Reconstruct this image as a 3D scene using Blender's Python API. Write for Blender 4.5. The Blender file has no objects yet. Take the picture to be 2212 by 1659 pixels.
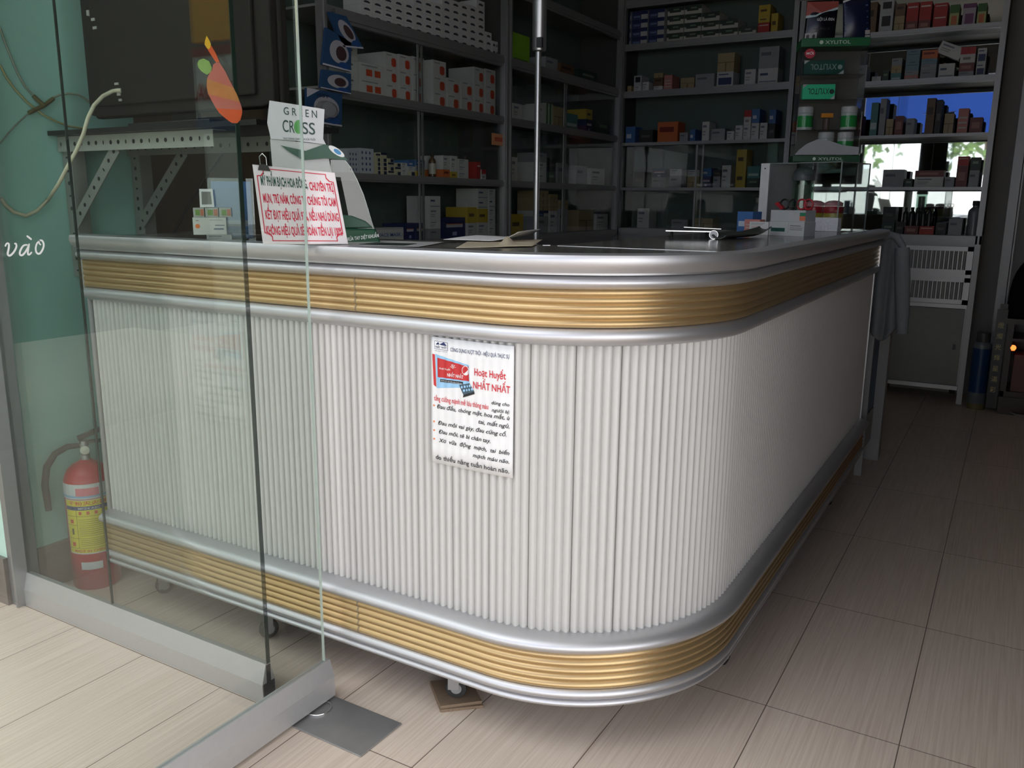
import bpy, math, random
from mathutils import Matrix, Vector
random.seed(7)
scene = bpy.context.scene
COL = scene.collection
PI = math.pi

# ------------------------------------------------------------------ camera
IMG_W, IMG_H, FPX = 2212, 1659, 1836.0
PITCH, YAW, ROLL = 0.2111977, -0.5310073, 0.0083263
EYE = Vector((0.0, 0.0, 1.17))
_fw = Vector((math.sin(YAW)*math.cos(PITCH), math.cos(YAW)*math.cos(PITCH), -math.sin(PITCH)))
_rt = Vector((math.cos(YAW), -math.sin(YAW), 0))
_up = _rt.cross(_fw)
_c, _s = math.cos(ROLL), math.sin(ROLL)
_rt, _up = _rt*_c + _up*_s, _up*_c - _rt*_s
camd = bpy.data.cameras.new('camera')
camd.sensor_fit = 'HORIZONTAL'; camd.sensor_width = 36.0
camd.lens = FPX/IMG_W*36.0
camd.clip_start = 0.05; camd.clip_end = 200
cam = bpy.data.objects.new('camera', camd); COL.objects.link(cam)
M = Matrix((( _rt.x, _up.x, -_fw.x, EYE.x), (_rt.y, _up.y, -_fw.y, EYE.y), (_rt.z, _up.z, -_fw.z, EYE.z), (0, 0, 0, 1)))
cam.matrix_world = M
scene.camera = cam

# ------------------------------------------------------------------ light
world = bpy.data.worlds.new('sky'); scene.world = world; world.use_nodes = True
bg = world.node_tree.nodes['Background']
bg.inputs[0].default_value = (0.95, 0.97, 1.0, 1); bg.inputs[1].default_value = 3.35
sun = bpy.data.lights.new('sun', 'SUN'); sun.energy = 3.0; sun.angle = math.radians(1.0); sun.color = (1, .95, .88)
suno = bpy.data.objects.new('sun', sun); COL.objects.link(suno)
suno.rotation_euler = Vector((0.1, -2.0, -1.0)).to_track_quat('-Z', 'Y').to_euler()
por = bpy.data.lights.new('doorway_portal', 'AREA'); por.shape = 'RECTANGLE'; por.size = 2.5; por.size_y = 2.6
por.cycles.is_portal = True
poro = bpy.data.objects.new('doorway_portal', por); COL.objects.link(poro)
poro.location = (-1.19, 1.24, 1.30); poro.rotation_euler = (math.radians(90), 0, 0)
scene.view_settings.view_transform = 'Standard'
scene.view_settings.look = 'None'
scene.view_settings.exposure = 0.0
scene.view_settings.gamma = 1.0
scene.view_settings.use_curve_mapping = False
cy = scene.cycles
cy.use_denoising = True
cy.max_bounces = 10; cy.diffuse_bounces = 5; cy.glossy_bounces = 5; cy.transparent_max_bounces = 40
cy.caustics_reflective = False; cy.caustics_refractive = False
cy.sample_clamp_indirect = 6.0

# ------------------------------------------------------------------ pixel -> point on a given plane
def ray(u, v):
    return (_fw*FPX + _rt*(u-IMG_W/2) - _up*(v-IMG_H/2)).normalized()
def onx(u, v, x): d = ray(u, v); return EYE + d*((x-EYE.x)/d.x)
def ony(u, v, y): d = ray(u, v); return EYE + d*((y-EYE.y)/d.y)
def onz(u, v, z): d = ray(u, v); return EYE + d*((z-EYE.z)/d.z)

# ------------------------------------------------------------------ materials
MATS = {}
def mat(name, col, rough=.5, metal=0., var=.08, scale=30., spec=.5, emit=None, estr=0., coat=0., alpha=1., bump=0., stretch=None):
    if name in MATS: return MATS[name]
    m = bpy.data.materials.new(name); m.use_nodes = True
    nt = m.node_tree; b = nt.nodes['Principled BSDF']
    b.inputs['Roughness'].default_value = rough; b.inputs['Metallic'].default_value = metal
    b.inputs['Specular IOR Level'].default_value = spec
    b.inputs['Coat Weight'].default_value = coat
    b.inputs['Alpha'].default_value = alpha
    tc = nt.nodes.new('ShaderNodeTexCoord'); no = nt.nodes.new('ShaderNodeTexNoise')
    no.inputs['Scale'].default_value = scale; no.inputs['Detail'].default_value = 3
    if stretch:
        mp = nt.nodes.new('ShaderNodeMapping'); mp.inputs['Scale'].default_value = stretch
        nt.links.new(tc.outputs['Object'], mp.inputs[0]); nt.links.new(mp.outputs[0], no.inputs['Vector'])
    else:
        nt.links.new(tc.outputs['Object'], no.inputs['Vector'])
    mx = nt.nodes.new('ShaderNodeMix'); mx.data_type = 'RGBA'
    mx.inputs[6].default_value = tuple(min(1, c*(1-var)) for c in col[:3]) + (1,)
    mx.inputs[7].default_value = tuple(min(1, c*(1+var)) for c in col[:3]) + (1,)
    nt.links.new(no.outputs['Fac'], mx.inputs[0]); nt.links.new(mx.outputs[2], b.inputs['Base Color'])
    if bump:
        bp = nt.nodes.new('ShaderNodeBump'); bp.inputs['Strength'].default_value = bump; bp.inputs['Distance'].default_value = .002
        nt.links.new(no.outputs['Fac'], bp.inputs['Height']); nt.links.new(bp.outputs[0], b.inputs['Normal'])
    if emit:
        b.inputs['Emission Color'].default_value = tuple(emit)+(1,); b.inputs['Emission Strength'].default_value = estr
    MATS[name] = m; return m

def srgb(r, g, b):
    f = lambda c: (c/255/12.92 if c/255 <= .04045 else ((c/255+.055)/1.055)**2.4)
    return (f(r), f(g), f(b))

def glass(name, tint, f0=.045, rough=.0, strength=1.0):
    if name in MATS: return MATS[name]
    m = bpy.data.materials.new(name); m.use_nodes = True; nt = m.node_tree; nt.nodes.clear()
    out = nt.nodes.new('ShaderNodeOutputMaterial'); mix = nt.nodes.new('ShaderNodeMixShader')
    tr = nt.nodes.new('ShaderNodeBsdfTransparent'); gl = nt.nodes.new('ShaderNodeBsdfGlossy')
    tr.inputs[0].default_value = tuple(tint)+(1,); gl.inputs['Roughness'].default_value = rough
    geo = nt.nodes.new('ShaderNodeNewGeometry'); dot = nt.nodes.new('ShaderNodeVectorMath'); dot.operation = 'DOT_PRODUCT'
    nt.links.new(geo.outputs['Normal'], dot.inputs[0]); nt.links.new(geo.outputs['Incoming'], dot.inputs[1])
    def mth(op, a, b=None):
        n = nt.nodes.new('ShaderNodeMath'); n.operation = op
        for i, x in enumerate((a, b)):
            if x is None: continue
            if isinstance(x, (int, float)): n.inputs[i].default_value = x
            else: nt.links.new(x, n.inputs[i])
        return n.outputs[0]
    c = mth('ABSOLUTE', dot.outputs['Value'])
    k = mth('POWER', mth('SUBTRACT', 1.0, c), 5.0)
    F = mth('MULTIPLY', mth('ADD', mth('MULTIPLY', k, 1-f0), f0), strength)
    nt.links.new(F, mix.inputs[0]); nt.links.new(tr.outputs[0], mix.inputs[1]); nt.links.new(gl.outputs[0], mix.inputs[2])
    nt.links.new(mix.outputs[0], out.inputs[0])
    MATS[name] = m; return m

def floor_mat():
    m = bpy.data.materials.new('wood_grain_tile'); m.use_nodes = True; nt = m.node_tree; L = nt.links
    b = nt.nodes['Principled BSDF']; b.inputs['Roughness'].default_value = .38; b.inputs['Specular IOR Level'].default_value = .35
    tc = nt.nodes.new('ShaderNodeTexCoord')
    mp = nt.nodes.new('ShaderNodeMapping'); mp.inputs['Rotation'].default_value = (0, 0, PI/2)
    # grid: tiles .292 wide (x) and .62 long (y); joints pass through (-.395, 1.882)
    mp.inputs['Location'].default_value = (1.882+.62*20, .395+.292*30, 0)
    mp2 = nt.nodes.new('ShaderNodeMapping'); mp2.inputs['Rotation'].default_value = (0, 0, -PI/2)
    sep = nt.nodes.new('ShaderNodeSeparateXYZ'); cmb = nt.nodes.new('ShaderNodeCombineXYZ')
    L.new(tc.outputs['Object'], sep.inputs[0])
    def mth(op, a, c):
        n = nt.nodes.new('ShaderNodeMath'); n.operation = op
        for i, x in enumerate((a, c)):
            if isinstance(x, (int, float)): n.inputs[i].default_value = x
            else: L.new(x, n.inputs[i])
        return n.outputs[0]
    L.new(mth('ADD', sep.outputs['Y'], -1.882+.62*30), cmb.inputs[0]); L.new(mth('ADD', sep.outputs['X'], .395+.292*60), cmb.inputs[1])
    br = nt.nodes.new('ShaderNodeTexBrick'); br.offset = 0; br.squash = 1
    br.inputs['Scale'].default_value = 1; br.inputs['Brick Width'].default_value = .62; br.inputs['Row Height'].default_value = .292
    br.inputs['Mortar Size'].default_value = .0014; br.inputs['Mortar Smooth'].default_value = .2
    br.inputs['Color1'].default_value = srgb(230, 214, 198)+(1,); br.inputs['Color2'].default_value = srgb(224, 207, 191)+(1,)
    br.inputs['Mortar'].default_value = srgb(120, 106, 94)+(1,)
    L.new(cmb.outputs[0], br.inputs['Vector'])
    gm = nt.nodes.new('ShaderNodeMapping'); gm.inputs['Scale'].default_value = (190, 3.0, 1); L.new(tc.outputs['Object'], gm.inputs[0])
    gn = nt.nodes.new('ShaderNodeTexNoise'); gn.inputs['Scale'].default_value = 1; gn.inputs['Detail'].default_value = 4; gn.inputs['Roughness'].default_value = .65
    L.new(gm.outputs[0], gn.inputs['Vector'])
    rp = nt.nodes.new('ShaderNodeValToRGB'); rp.color_ramp.elements[0].position = .32; rp.color_ramp.elements[1].position = .62
    rp.color_ramp.elements[0].color = (.66, .58, .53, 1); rp.color_ramp.elements[1].color = (1, 1, 1, 1)
    L.new(gn.outputs['Fac'], rp.inputs[0])
    mx = nt.nodes.new('ShaderNodeMix'); mx.data_type = 'RGBA'; mx.blend_type = 'MULTIPLY'; mx.inputs[0].default_value = .5
    L.new(br.outputs['Color'], mx.inputs[6]); L.new(rp.outputs[0], mx.inputs[7]); L.new(mx.outputs[2], b.inputs['Base Color'])
    return m

M_FLOOR = floor_mat()
ALU = mat('anodised_aluminium', (.72, .72, .74), .30, .9, .04, 60)
ALU_D = mat('dull_aluminium', (.52, .52, .52), .42, .55, .05, 60)
ALU_F = mat('frame_aluminium', (.33, .33, .33), .45, .6, .05, 60)
TRIM = mat('silver_trim', (.60, .60, .62), .46, .9, .03, 90, stretch=(2, 2, 60))
GOLD = mat('gold_aluminium', (.53, .375, .19), .36, .8, .04, 50)
SLAT = mat('white_slat', (.56, .55, .53), .38, .0, .03, 6)
TOPM = mat('dark_laminate', (.10, .095, .085), .16, .0, .12, 90)
WHITE = mat('white_paper', (.80, .80, .80), .6)
WHITE_PL = mat('white_plastic', (.78, .78, .78), .4)
BLACK = mat('black_ink', (.012, .012, .014), .6)
BLACK_PL = mat('black_plastic', (.012, .012, .013), .35)
RUBBER = mat('black_rubber', (.02, .02, .02), .7)
RED_INK = mat('red_ink', srgb(205, 35, 50), .6)
NAVY_INK = mat('navy_ink', srgb(30, 45, 95), .6)
CHROME = mat('chrome', (.75, .75, .75), .12, 1.0)
STEEL = mat('grey_steel', (.36, .36, .36), .5, .7, .15, 14)
PANE = glass('clear_pane', (.93, .955, .94), .05, 0, 1.25)
PANE_EDGE = mat('glass_edge', srgb(34, 48, 42), .15, 0, .1, 20)
PANE_EDGE_L = mat('polished_glass_edge', srgb(190, 205, 198), .08, .3, .1, 20)
CAB_GLASS = glass('cabinet_glass', (.965, .98, .97), .05, 0, .7)
SHELF_GLASS = glass('shelf_glass', (.75, .85, .80), .07, 0, 1.3)
ACRYL = glass('clear_acrylic', (.95, .96, .96), .05, 0, 1.3)
MIRROR = mat('mirror_back', (.62, .66, .66), .02, 1.0, .0)

def cmat(rgb, rough=.5):
    return mat('print_%02x%02x%02x' % tuple(int(max(0, min(255, c))) for c in rgb), srgb(*rgb), rough, 0, .06, 40)

# ------------------------------------------------------------------ mesh builder
INV = {}
class MB:
    def __init__(s): s.v = []; s.f = []; s.m = []
    def add(s, verts, faces, mi=0):
        o = len(s.v); s.v += [Vector(p) for p in verts]
        for f in faces: s.f.append([o+i for i in f]); s.m.append(mi)
        return s
    def box(s, lo, hi, mi=0, R=None, c=None):
        x0, y0, z0 = lo; x1, y1, z1 = hi
        vs = [Vector(p) for p in ((x0,y0,z0),(x1,y0,z0),(x1,y1,z0),(x0,y1,z0),(x0,y0,z1),(x1,y0,z1),(x1,y1,z1),(x0,y1,z1))]
        if R is not None:
            cc = Vector(c if c is not None else (0, 0, 0)); vs = [R @ p + cc for p in vs]
        return s.add(vs, [(0,3,2,1),(4,5,6,7),(0,1,5,4),(1,2,6,5),(2,3,7,6),(3,0,4,7)], mi)
    def obox(s, c, ax, ay, az, mi=0):
        """box with centre c and half-axes ax, ay, az"""
        c, ax, ay, az = map(Vector, (c, ax, ay, az))
        vs = [c-ax-ay-az, c+ax-ay-az, c+ax+ay-az, c-ax+ay-az, c-ax-ay+az, c+ax-ay+az, c+ax+ay+az, c-ax+ay+az]
        return s.add(vs, [(0,3,2,1),(4,5,6,7),(0,1,5,4),(1,2,6,5),(2,3,7,6),(3,0,4,7)], mi)
    def quad(s, a, b, c, d, mi=0): return s.add([a, b, c, d], [(0,1,2,3)], mi)
    def bar(s, a, b, w, h, mi=0, up=(0,0,1)):
        a, b = Vector(a), Vector(b); d = (b-a); n = d.normalized(); u = Vector(up)
        sx = n.cross(u).normalized(); sy = sx.cross(n).normalized()
        return s.obox((a+b)/2, d/2, sx*w/2, sy*h/2, mi)
    def tube(s, pts, r, n=8, mi=0, cap=True):
        pts = [Vector(p) for p in pts]; rings = []; prev = None
        for i, p in enumerate(pts):
            t = (pts[min(i+1, len(pts)-1)] - pts[max(i-1, 0)]).normalized()
            if prev is None:
                a = t.cross(Vector((0, 0, 1)));  a = a if a.length > .1 else t.cross(Vector((1, 0, 0)))
            else: a = prev - t*prev.dot(t)
            a.normalize(); prev = a; b = t.cross(a)
            rr = r[i] if isinstance(r, (list, tuple)) else r
            rings.append([p + (a*math.cos(2*PI*k/n) + b*math.sin(2*PI*k/n))*rr for k in range(n)])
        vs = [p for q in rings for p in q]; fs = []
        for i in range(len(pts)-1):
            for k in range(n): fs.append((i*n+k, i*n+(k+1) % n, (i+1)*n+(k+1) % n, (i+1)*n+k))
        if cap: fs += [tuple(reversed(range(n))), tuple((len(pts)-1)*n+k for k in range(n))]
        return s.add(vs, fs, mi)
    def lathe(s, prof, n=24, mi=0, c=(0,0,0), axis=(0,0,1), ref=(1,0,0), a0=0., a1=2*PI, sx=1., sy=1.):
        """prof: (radius, height); mi may be a list per segment"""
        c = Vector(c); w = Vector(axis).normalized(); u = (Vector(ref)-w*Vector(ref).dot(w)).normalized(); v = w.cross(u)
        full = abs(a1-a0-2*PI) < 1e-6; nn = n if full else n+1
        o = len(s.v)
        for (r, h) in prof:
            for k in range(nn):
                a = a0+(a1-a0)*k/n
                s.v.append(c + w*h + u*(r*math.cos(a)*sx) + v*(r*math.sin(a)*sy))
        for i in range(len(prof)-1):
            for k in range(n):
                k2 = (k+1) % nn
                s.f.append([o+i*nn+k, o+i*nn+k2, o+(i+1)*nn+k2, o+(i+1)*nn+k]); s.m.append(mi[i] if isinstance(mi, list) else mi)
        return s
    def prism(s, poly, a, b, mi=0):
        """poly: list of 3-D points, swept from +a to +b (vectors)"""
        a, b = Vector(a), Vector(b); n = len(poly); P = [Vector(p) for p in poly]
        vs = [p+a for p in P]+[p+b for p in P]
        fs = [tuple(reversed(range(n))), tuple(range(n, 2*n))]+[(i, (i+1) % n, n+(i+1) % n, n+i) for i in range(n)]
        return s.add(vs, fs, mi)
    def grid(s, fn, nu, nv, mi=0):
        o = len(s.v)
        for j in range(nv+1):
            for i in range(nu+1): s.v.append(Vector(fn(i/nu, j/nv)))
        for j in range(nv):
            for i in range(nu):
                a = o+j*(nu+1)+i; s.f.append([a, a+1, a+nu+2, a+nu+1]); s.m.append(mi)
        return s
    def geo(s, g, fn, mi=0):
        """place 2-D geometry (text) through fn(x, y) -> point"""
        return s.add([fn(x, y) for (x, y) in g[0]], g[1], mi)
    def build(s, name, mats, parent=None, smooth=0, origin=None, bevel=0, local=False, kind=None):
        me = bpy.data.meshes.new(name)
        vs = s.v
        if parent is not None and not local:
            inv = INV.get(parent.name, Matrix.Identity(4)); vs = [inv @ p for p in vs]
        elif origin is not None: vs = [p-Vector(origin) for p in vs]
        me.from_pydata([tuple(p) for p in vs], [], s.f)
        for m in (mats if isinstance(mats, (list, tuple)) else [mats]): me.materials.append(m)
        me.polygons.foreach_set('material_index', s.m); me.update()
        ob = bpy.data.objects.new(name, me); COL.objects.link(ob)
        if parent is not None:
            ob.parent = parent; INV[ob.name] = INV.get(parent.name, Matrix.Identity(4))
        elif origin is not None:
            ob.location = origin; INV[ob.name] = Matrix.Translation(-Vector(origin))
        if smooth:
            me.polygons.foreach_set('use_smooth', [True]*len(me.polygons)); me.set_sharp_from_angle(angle=math.radians(smooth))
        if bevel:
            b = ob.modifiers.new('bevel', 'BEVEL'); b.width = bevel; b.segments = 2; b.limit_method = 'ANGLE'; b.angle_limit = math.radians(40)
        if kind: ob['kind'] = kind
        return ob

def tag(o, label, cat, group=None, kind=None):
    o['label'] = label; o['category'] = cat
    if group: o['group'] = group
    if kind: o['kind'] = kind
    return o
def thing(name, label, cat, loc, rz=0., group=None):
    o = bpy.data.objects.new(name, None); COL.objects.link(o)
    o.location = loc; o.rotation_euler = (0, 0, rz); o.empty_display_size = .05
    INV[o.name] = (Matrix.Translation(Vector(loc)) @ Matrix.Rotation(rz, 4, 'Z')).inverted()
    return tag(o, label, cat, group)

_TXT = {}
def text(s, h=None, w=None, shear=0., bold=0., align='LEFT', res=2):
    """2-D text outline; h: height of a capital, w: total width wanted; left-bottom at the origin"""
    key = (s, shear, bold, res)
    if key not in _TXT:
        cu = bpy.data.curves.new('lettering', 'FONT'); cu.body = s; cu.size = 1; cu.resolution_u = res; cu.shear = shear; cu.offset = bold
        o = bpy.data.objects.new('lettering', cu); me = o.to_mesh()
        vs = [(v.co.x, v.co.y) for v in me.vertices]; fs = [tuple(p.vertices) for p in me.polygons]
        o.to_mesh_clear(); bpy.data.objects.remove(o); bpy.data.curves.remove(cu)
        _TXT[key] = (vs, fs)
    vs, fs = _TXT[key]
    if not vs: return ([], [])
    x0 = min(p[0] for p in vs); x1 = max(p[0] for p in vs)
    sy = h/.73 if h else w/(x1-x0); sx = w/(x1-x0) if w else sy
    dx = {'LEFT': 0, 'CENTER': -.5, 'RIGHT': -1}[align]*(x1-x0)*sx
    return ([((x-x0)*sx+dx, y*sy) for x, y in vs], fs)

def plane_fn(o, ux, uy, x=0., y=0.):
    o, ux, uy = Vector(o), Vector(ux), Vector(uy)
    return lambda a, b: o + ux*(a+x) + uy*(b+y)
def shape2d(mb, fn, pts, mi): mb.add([fn(x, y) for x, y in pts], [tuple(range(len(pts)))], mi)
def circ(cx, cy_, rx, ry=None, n=20): return [(cx+rx*math.cos(2*PI*k/n), cy_+(ry or rx)*math.sin(2*PI*k/n)) for k in range(n)]
def rect(x0, y0, x1, y1): return [(x0, y0), (x1, y0), (x1, y1), (x0, y1)]

# ================================================================== SETTING
def structure(name, mb, m, **k): return mb.build(name, m, kind='structure', **k)
W_MINT = mat('mint_plaster', srgb(156, 204, 194), .75, 0, .08, 5)
W_MINT_L = mat('pale_mint_plaster', srgb(196, 226, 214), .75, 0, .05, 5)
W_BACK = mat('grey_plaster', srgb(150, 148, 144), .8, 0, .06, 4)
W_BROWN = mat('brown_panelling', srgb(104, 88, 72), .6, 0, .12, 5, stretch=(1, 14, .6))
MARBLE = mat('speckled_marble', srgb(112, 104, 98), .3, 0, .45, 22)
CEIL = mat('grey_ceiling', srgb(190, 190, 186), .9, 0, .05, 4)

b = MB(); b.quad((-7.2, -2.4, 0), (2.6, -2.4, 0), (2.6, 6.2, 0), (-7.2, 6.2, 0)); structure('floor', b, M_FLOOR)
b = MB(); b.box((-3.0, 1.25, 0), (-2.86, 6.1, 3.0)); structure('wall_left', b, W_BROWN)
b = MB(); b.box((-2.86, 1.315, 0), (-2.45, 1.80, 3.0)); structure('wall_column', b, W_MINT)
b = MB(); b.box((-7.2, 1.25, 0), (-3.0, 1.45, 3.6)); b.box((-3.0, 1.25, 0), (-2.432, 1.31, 3.0)); b.box((-7.2, 1.25, 3.1), (2.6, 1.45, 5.0)); structure('wall_front_with_blocker', b, W_MINT_L)  # top slab: unseen upper storey added to shade the awning from the sun
b = MB(); b.box((-3.0, 6.0, 0), (1.5, 6.1, 3.0)); structure('wall_back', b, W_BACK)
b = MB(); b.box((1.4, 1.25, 0), (1.5, 6.0, 3.0)); structure('wall_right', b, W_BACK)
b = MB(); b.box((.16, 1.25, 0), (1.4, 1.35, 3.0)); structure('wall_entrance', b, W_BACK)
b = MB(); b.box((-3.0, 1.2, 3.0), (1.5, 6.1, 3.12)); structure('ceiling', b, CEIL)
b = MB(); b.box((-2.432, 1.25, 2.52), (.16, 1.33, 3.0)); structure('wall_lintel', b, W_BACK)
b = MB(); b.box((-7.0, 1.237, 0), (-2.432, 1.25, .145)); structure('baseboard_front', b, MARBLE)
b = MB(); b.box((-2.45, 1.315, 0), (-2.437, 1.80, .135)); structure('baseboard_column', b, MARBLE)
b = MB(); b.box((-.10, 5.985, 0), (1.4, 6.0, .1)); structure('baseboard_back', b, MARBLE)
# door trim on the back wall to the right of the mirrored cabinet
b = MB()
b.box((-.085, 5.96, 0), (-.035, 6.0, 2.3)); b.box((-.03, 5.975, 0), (-.022, 6.0, 2.3)); b.box((-.085, 5.955, 2.14), (.9, 6.0, 2.19))
structure('trim_doorway', b, ALU_F)

# ---- the street behind the viewer: it lights the shop and shows in the mirror and the panes
GROUND = mat('street_concrete', srgb(160, 156, 150), .8, 0, .08, 3)
b = MB(); b.quad((-30, -30, -.06), (30, -30, -.06), (30, -2.4, -.06), (-30, -2.4, -.06)); structure('ground', b, GROUND)
GATEW = mat('white_limewash', srgb(240, 240, 238), .7, 0, .03, 3)
b = MB()
def arch(x):
    return 1.62 + .34*math.sin(PI*((x+4.6) % 3.2)/3.2)
xs = [-12+i*.2 for i in range(101)]
poly = [(x, -9.0, arch(x)) for x in xs] + [(xs[-1], -9.0, -.06), (xs[0], -9.0, -.06)]
b.prism(poly, (0, 0, 0), (0, -.2, 0)); structure('wall_street', b, GATEW)
TARP = mat('blue_tarpaulin', srgb(16, 78, 184), .5, 0, .06, 3)
b = MB()
b.grid(lambda u, v: (-3.1+5.2*u, -3.3+1.1*v, 2.18+1.15*v-.03*math.sin(9*u)), 24, 4)
ob = structure('awning', b, TARP); md = ob.modifiers.new('thick', 'SOLIDIFY'); md.thickness = .01
b = MB(); b.box((-6, .45, 3.0), (2.6, 1.25, 3.1)); b.box((-.35, -1.6, 3.0), (2.6, .45, 3.1)); structure('wall_canopy_with_blocker', b, CEIL)  # second slab is unseen, added to keep steep sky light off the floor
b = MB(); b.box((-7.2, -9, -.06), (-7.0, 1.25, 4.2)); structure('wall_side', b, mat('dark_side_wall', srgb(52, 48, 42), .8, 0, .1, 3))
LEAF = mat('foliage', srgb(110, 135, 80), .6, 0, .4, 3)
BARK = mat('bark', srgb(90, 72, 55), .9, 0, .3, 12)
def tree(x, y, h, r, seed):
    rr = random.Random(seed)
    t = thing('street_tree', 'leafy green tree growing beyond the white street wall, seen in the mirror', 'tree', (x, y, 0), 0, 'street trees')
    b = MB(); b.tube([(x, y, 0), (x+.1, y, h*.5), (x, y+.1, h)], [.14, .11, .05], 8); b.build('trunk', BARK, t, smooth=60)
    b = MB()
    for i in range(500):
        p = Vector((rr.gauss(0, 1), rr.gauss(0, 1), rr.gauss(0, .8))).normalized()*r*rr.random()**.4 + Vector((x, y, h))
        a = Vector((rr.gauss(0, 1), rr.gauss(0, 1), rr.gauss(0, 1))).normalized()*.16; c = a.cross(Vector((rr.random(), rr.random(), rr.random()))).normalized()*.08
        b.quad(p-a, p-c, p+a, p+c)
    b.build('crown', LEAF, t)
tree(-.9, -11, 3.0, 1.25, 1); tree(-4.2, -12, 3.2, 1.5, 2)
# street sign reflected in the fixed pane: white board with red letters under a yellow board
YEL = mat('yellow_board', srgb(238, 170, 40), .5, 0, .05, 3)
t = thing('street_sign', 'white and yellow shop board with red capitals, reflected in the fixed pane', 'sign', (-4.0, -1.02, 0))
b = MB(); b.box((-4.29, -1.06, 1.64), (-2.95, -1.02, 1.98), 0); b.box((-4.29, -1.06, 1.56), (-2.95, -1.015, 1.64), 1); b.box((-4.29, -1.06, 1.98), (-2.95, -1.01, 2.03), 2)
b.build('white_panel', [WHITE_PL, mat('sign_blue', srgb(60, 85, 130)), mat('sign_red', srgb(150, 50, 45))], t)
b = MB(); b.box((-4.29, -1.06, 2.06), (-2.95, -1.02, 2.62)); b.build('yellow_panel', YEL, t)
b = MB(); b.geo(text('BẠCH HOA', .10, .62, bold=.02), lambda x, y: Vector((-3.655-x, -1.008, 1.735+y)), 0); b.build('lettering', mat('sign_red_letter', srgb(190, 40, 40)), t)
b = MB(); b.box((-4.25, -1.06, 0), (-2.95, -1.03, 1.55)); b.build('board_base', WHITE_PL, t)

# ================================================================== COUNTER
XL, YF, XS, YE = -2.185, 1.425, -.495, 3.74
RC = .40; AX, AY = XS-RC, YF+RC
L1 = AX-XL; L2 = RC*PI/2; L3 = YE-AY; LT = L1+L2+L3
ZT = 1.070
def cpos(s, o, z):
    if s <= L1: return Vector((XL+s, YF-o, z))
    if s <= L1+L2:
        a = (s-L1)/RC; return Vector((AX+(RC+o)*math.sin(a), AY-(RC+o)*math.cos(a), z))
    return Vector((XS+o, AY+(s-L1-L2), z))
S_SAMP = [0, L1*.25, L1*.5, L1*.75] + [L1+L2*i/28 for i in range(29)] + [L1+L2+L3*i/4 for i in range(1, 5)]
def sweep(mb, prof, mi=0, s0=0, s1=LT):
    ss = [s for s in S_SAMP if s0 < s < s1]; ss = [s0]+ss+[s1]; n = len(prof); o = len(mb.v)
    for s in ss:
        for (q, z) in prof: mb.v.append(cpos(s, q, z))
    for i in range(len(ss)-1):
        for k in range(n-1):
            mb.f.append([o+i*n+k, o+(i+1)*n+k, o+(i+1)*n+k+1, o+i*n+k+1]); mb.m.append(mi)
    mb.f.append([o+k for k in range(n)]); mb.m.append(mi)
    mb.f.append([o+(len(ss)-1)*n+k for k in reversed(range(n))]); mb.m.append(mi)
def bulge(o0, o1, za, zb, n=8, p=1.0):
    return [(o0+(o1-o0)*math.sin(PI*i/n)**p, za+(zb-za)*i/n) for i in range(n+1)]
counter = thing('shop_counter', 'long L-shaped counter with rounded corner, gold bands and white ribbed front, on casters', 'counter', (-1.2, 1.8, 0))
# white ribbed panel
b = MB(); PITCHR = .0184; nr = int(LT/PITCHR); pitch = LT/nr
cols = []
for r in range(nr):
    joint = (r % 5 == 0)
    for k in range(7):
        t_ = k/7
        d = .0082*math.sin(PI*t_**1.4)**.8
        if k == 0: d = -.004 if joint else -.0006
        if joint and k == 0: cols.append(((r)*pitch+.0004, -.0045)); cols.append((r*pitch+.0014, .0004)); continue
        cols.append(((r+t_)*pitch, d))
cols.append((LT, 0))
o = 0
for (s, d) in cols: b.v += [cpos(s, d-.0080, .28), cpos(s, d-.0080, .91)]
for i in range(len(cols)-1): b.f.append([2*i, 2*i+2, 2*i+3, 2*i+1]); b.m.append(0)
b.build('ribbed_panel', SLAT, counter, smooth=38)
# trims and gold bands (profile: offset outwards, height)
def part(name, prof, m):
    b = MB(); sweep(b, prof); return b.build(name, m, counter, smooth=35)
def flutes(o0, amp, za, zb, n=5):
    P = [(o0-.012, za)]
    for i in range(n):
        for k in range(8):
            u = k/7
            P.append((o0-.004+amp*math.sin(PI*(.06+.88*u)), za+(zb-za)*(i+u)/n + (0.0003 if k == 0 else 0)))
    return P+[(o0-.012, zb)]
part('upper_lower_trim', [(-.012, .898)]+bulge(.004, .020, .898, .9345, 10, .7)+[(-.012, .9345)], TRIM)
part('upper_gold_band', flutes(.013, .0056, .934, 1.0085), GOLD)
part('upper_trim', [(-.012, 1.008)]+bulge(.012, .032, 1.008, 1.0355, 12, .6)+[(.020, 1.0355), (.020, 1.041), (-.012, 1.041)], TRIM)
part('top_edge_trim', [(-.012, 1.0405), (.024, 1.0405)]+[(.026+.020*math.sin(PI*(.12+.55*i/10)), 1.0405+.0335*i/10) for i in range(11)]+[(.022, 1.0755), (.004, 1.0762), (-.012, 1.0735), (-.020, 1.0705)], TRIM)
part('base_upper_trim', [(-.012, .252)]+bulge(.012, .040, .252, .290, 12, .6)+[(-.012, .291)], TRIM)
part('lower_gold_band', flutes(.019, .0062, .170, .2525), GOLD)
part('base_trim', [(-.012, .1245)]+bulge(.006, .020, .1245, .1445, 8, .6)+bulge(.014, .026, .146, .1705, 8, .6)+[(-.012, .1705)], TRIM)
SEAM = mat('dusty_joint', (.30, .235, .14), .6, .3, .3, 200)
for (pr, u, v) in ((flutes(.0136, .0056, .9345, 1.008), 766, 640), (flutes(.0196, .0062, .1705, .252), 776, 1335)):
    s_ = ony(u, v, YF-.015).x-XL
    b = MB(); sweep(b, pr, 0, s_-.0022, s_+.0022); b.build('band_joint', SEAM, counter, smooth=35)
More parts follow.
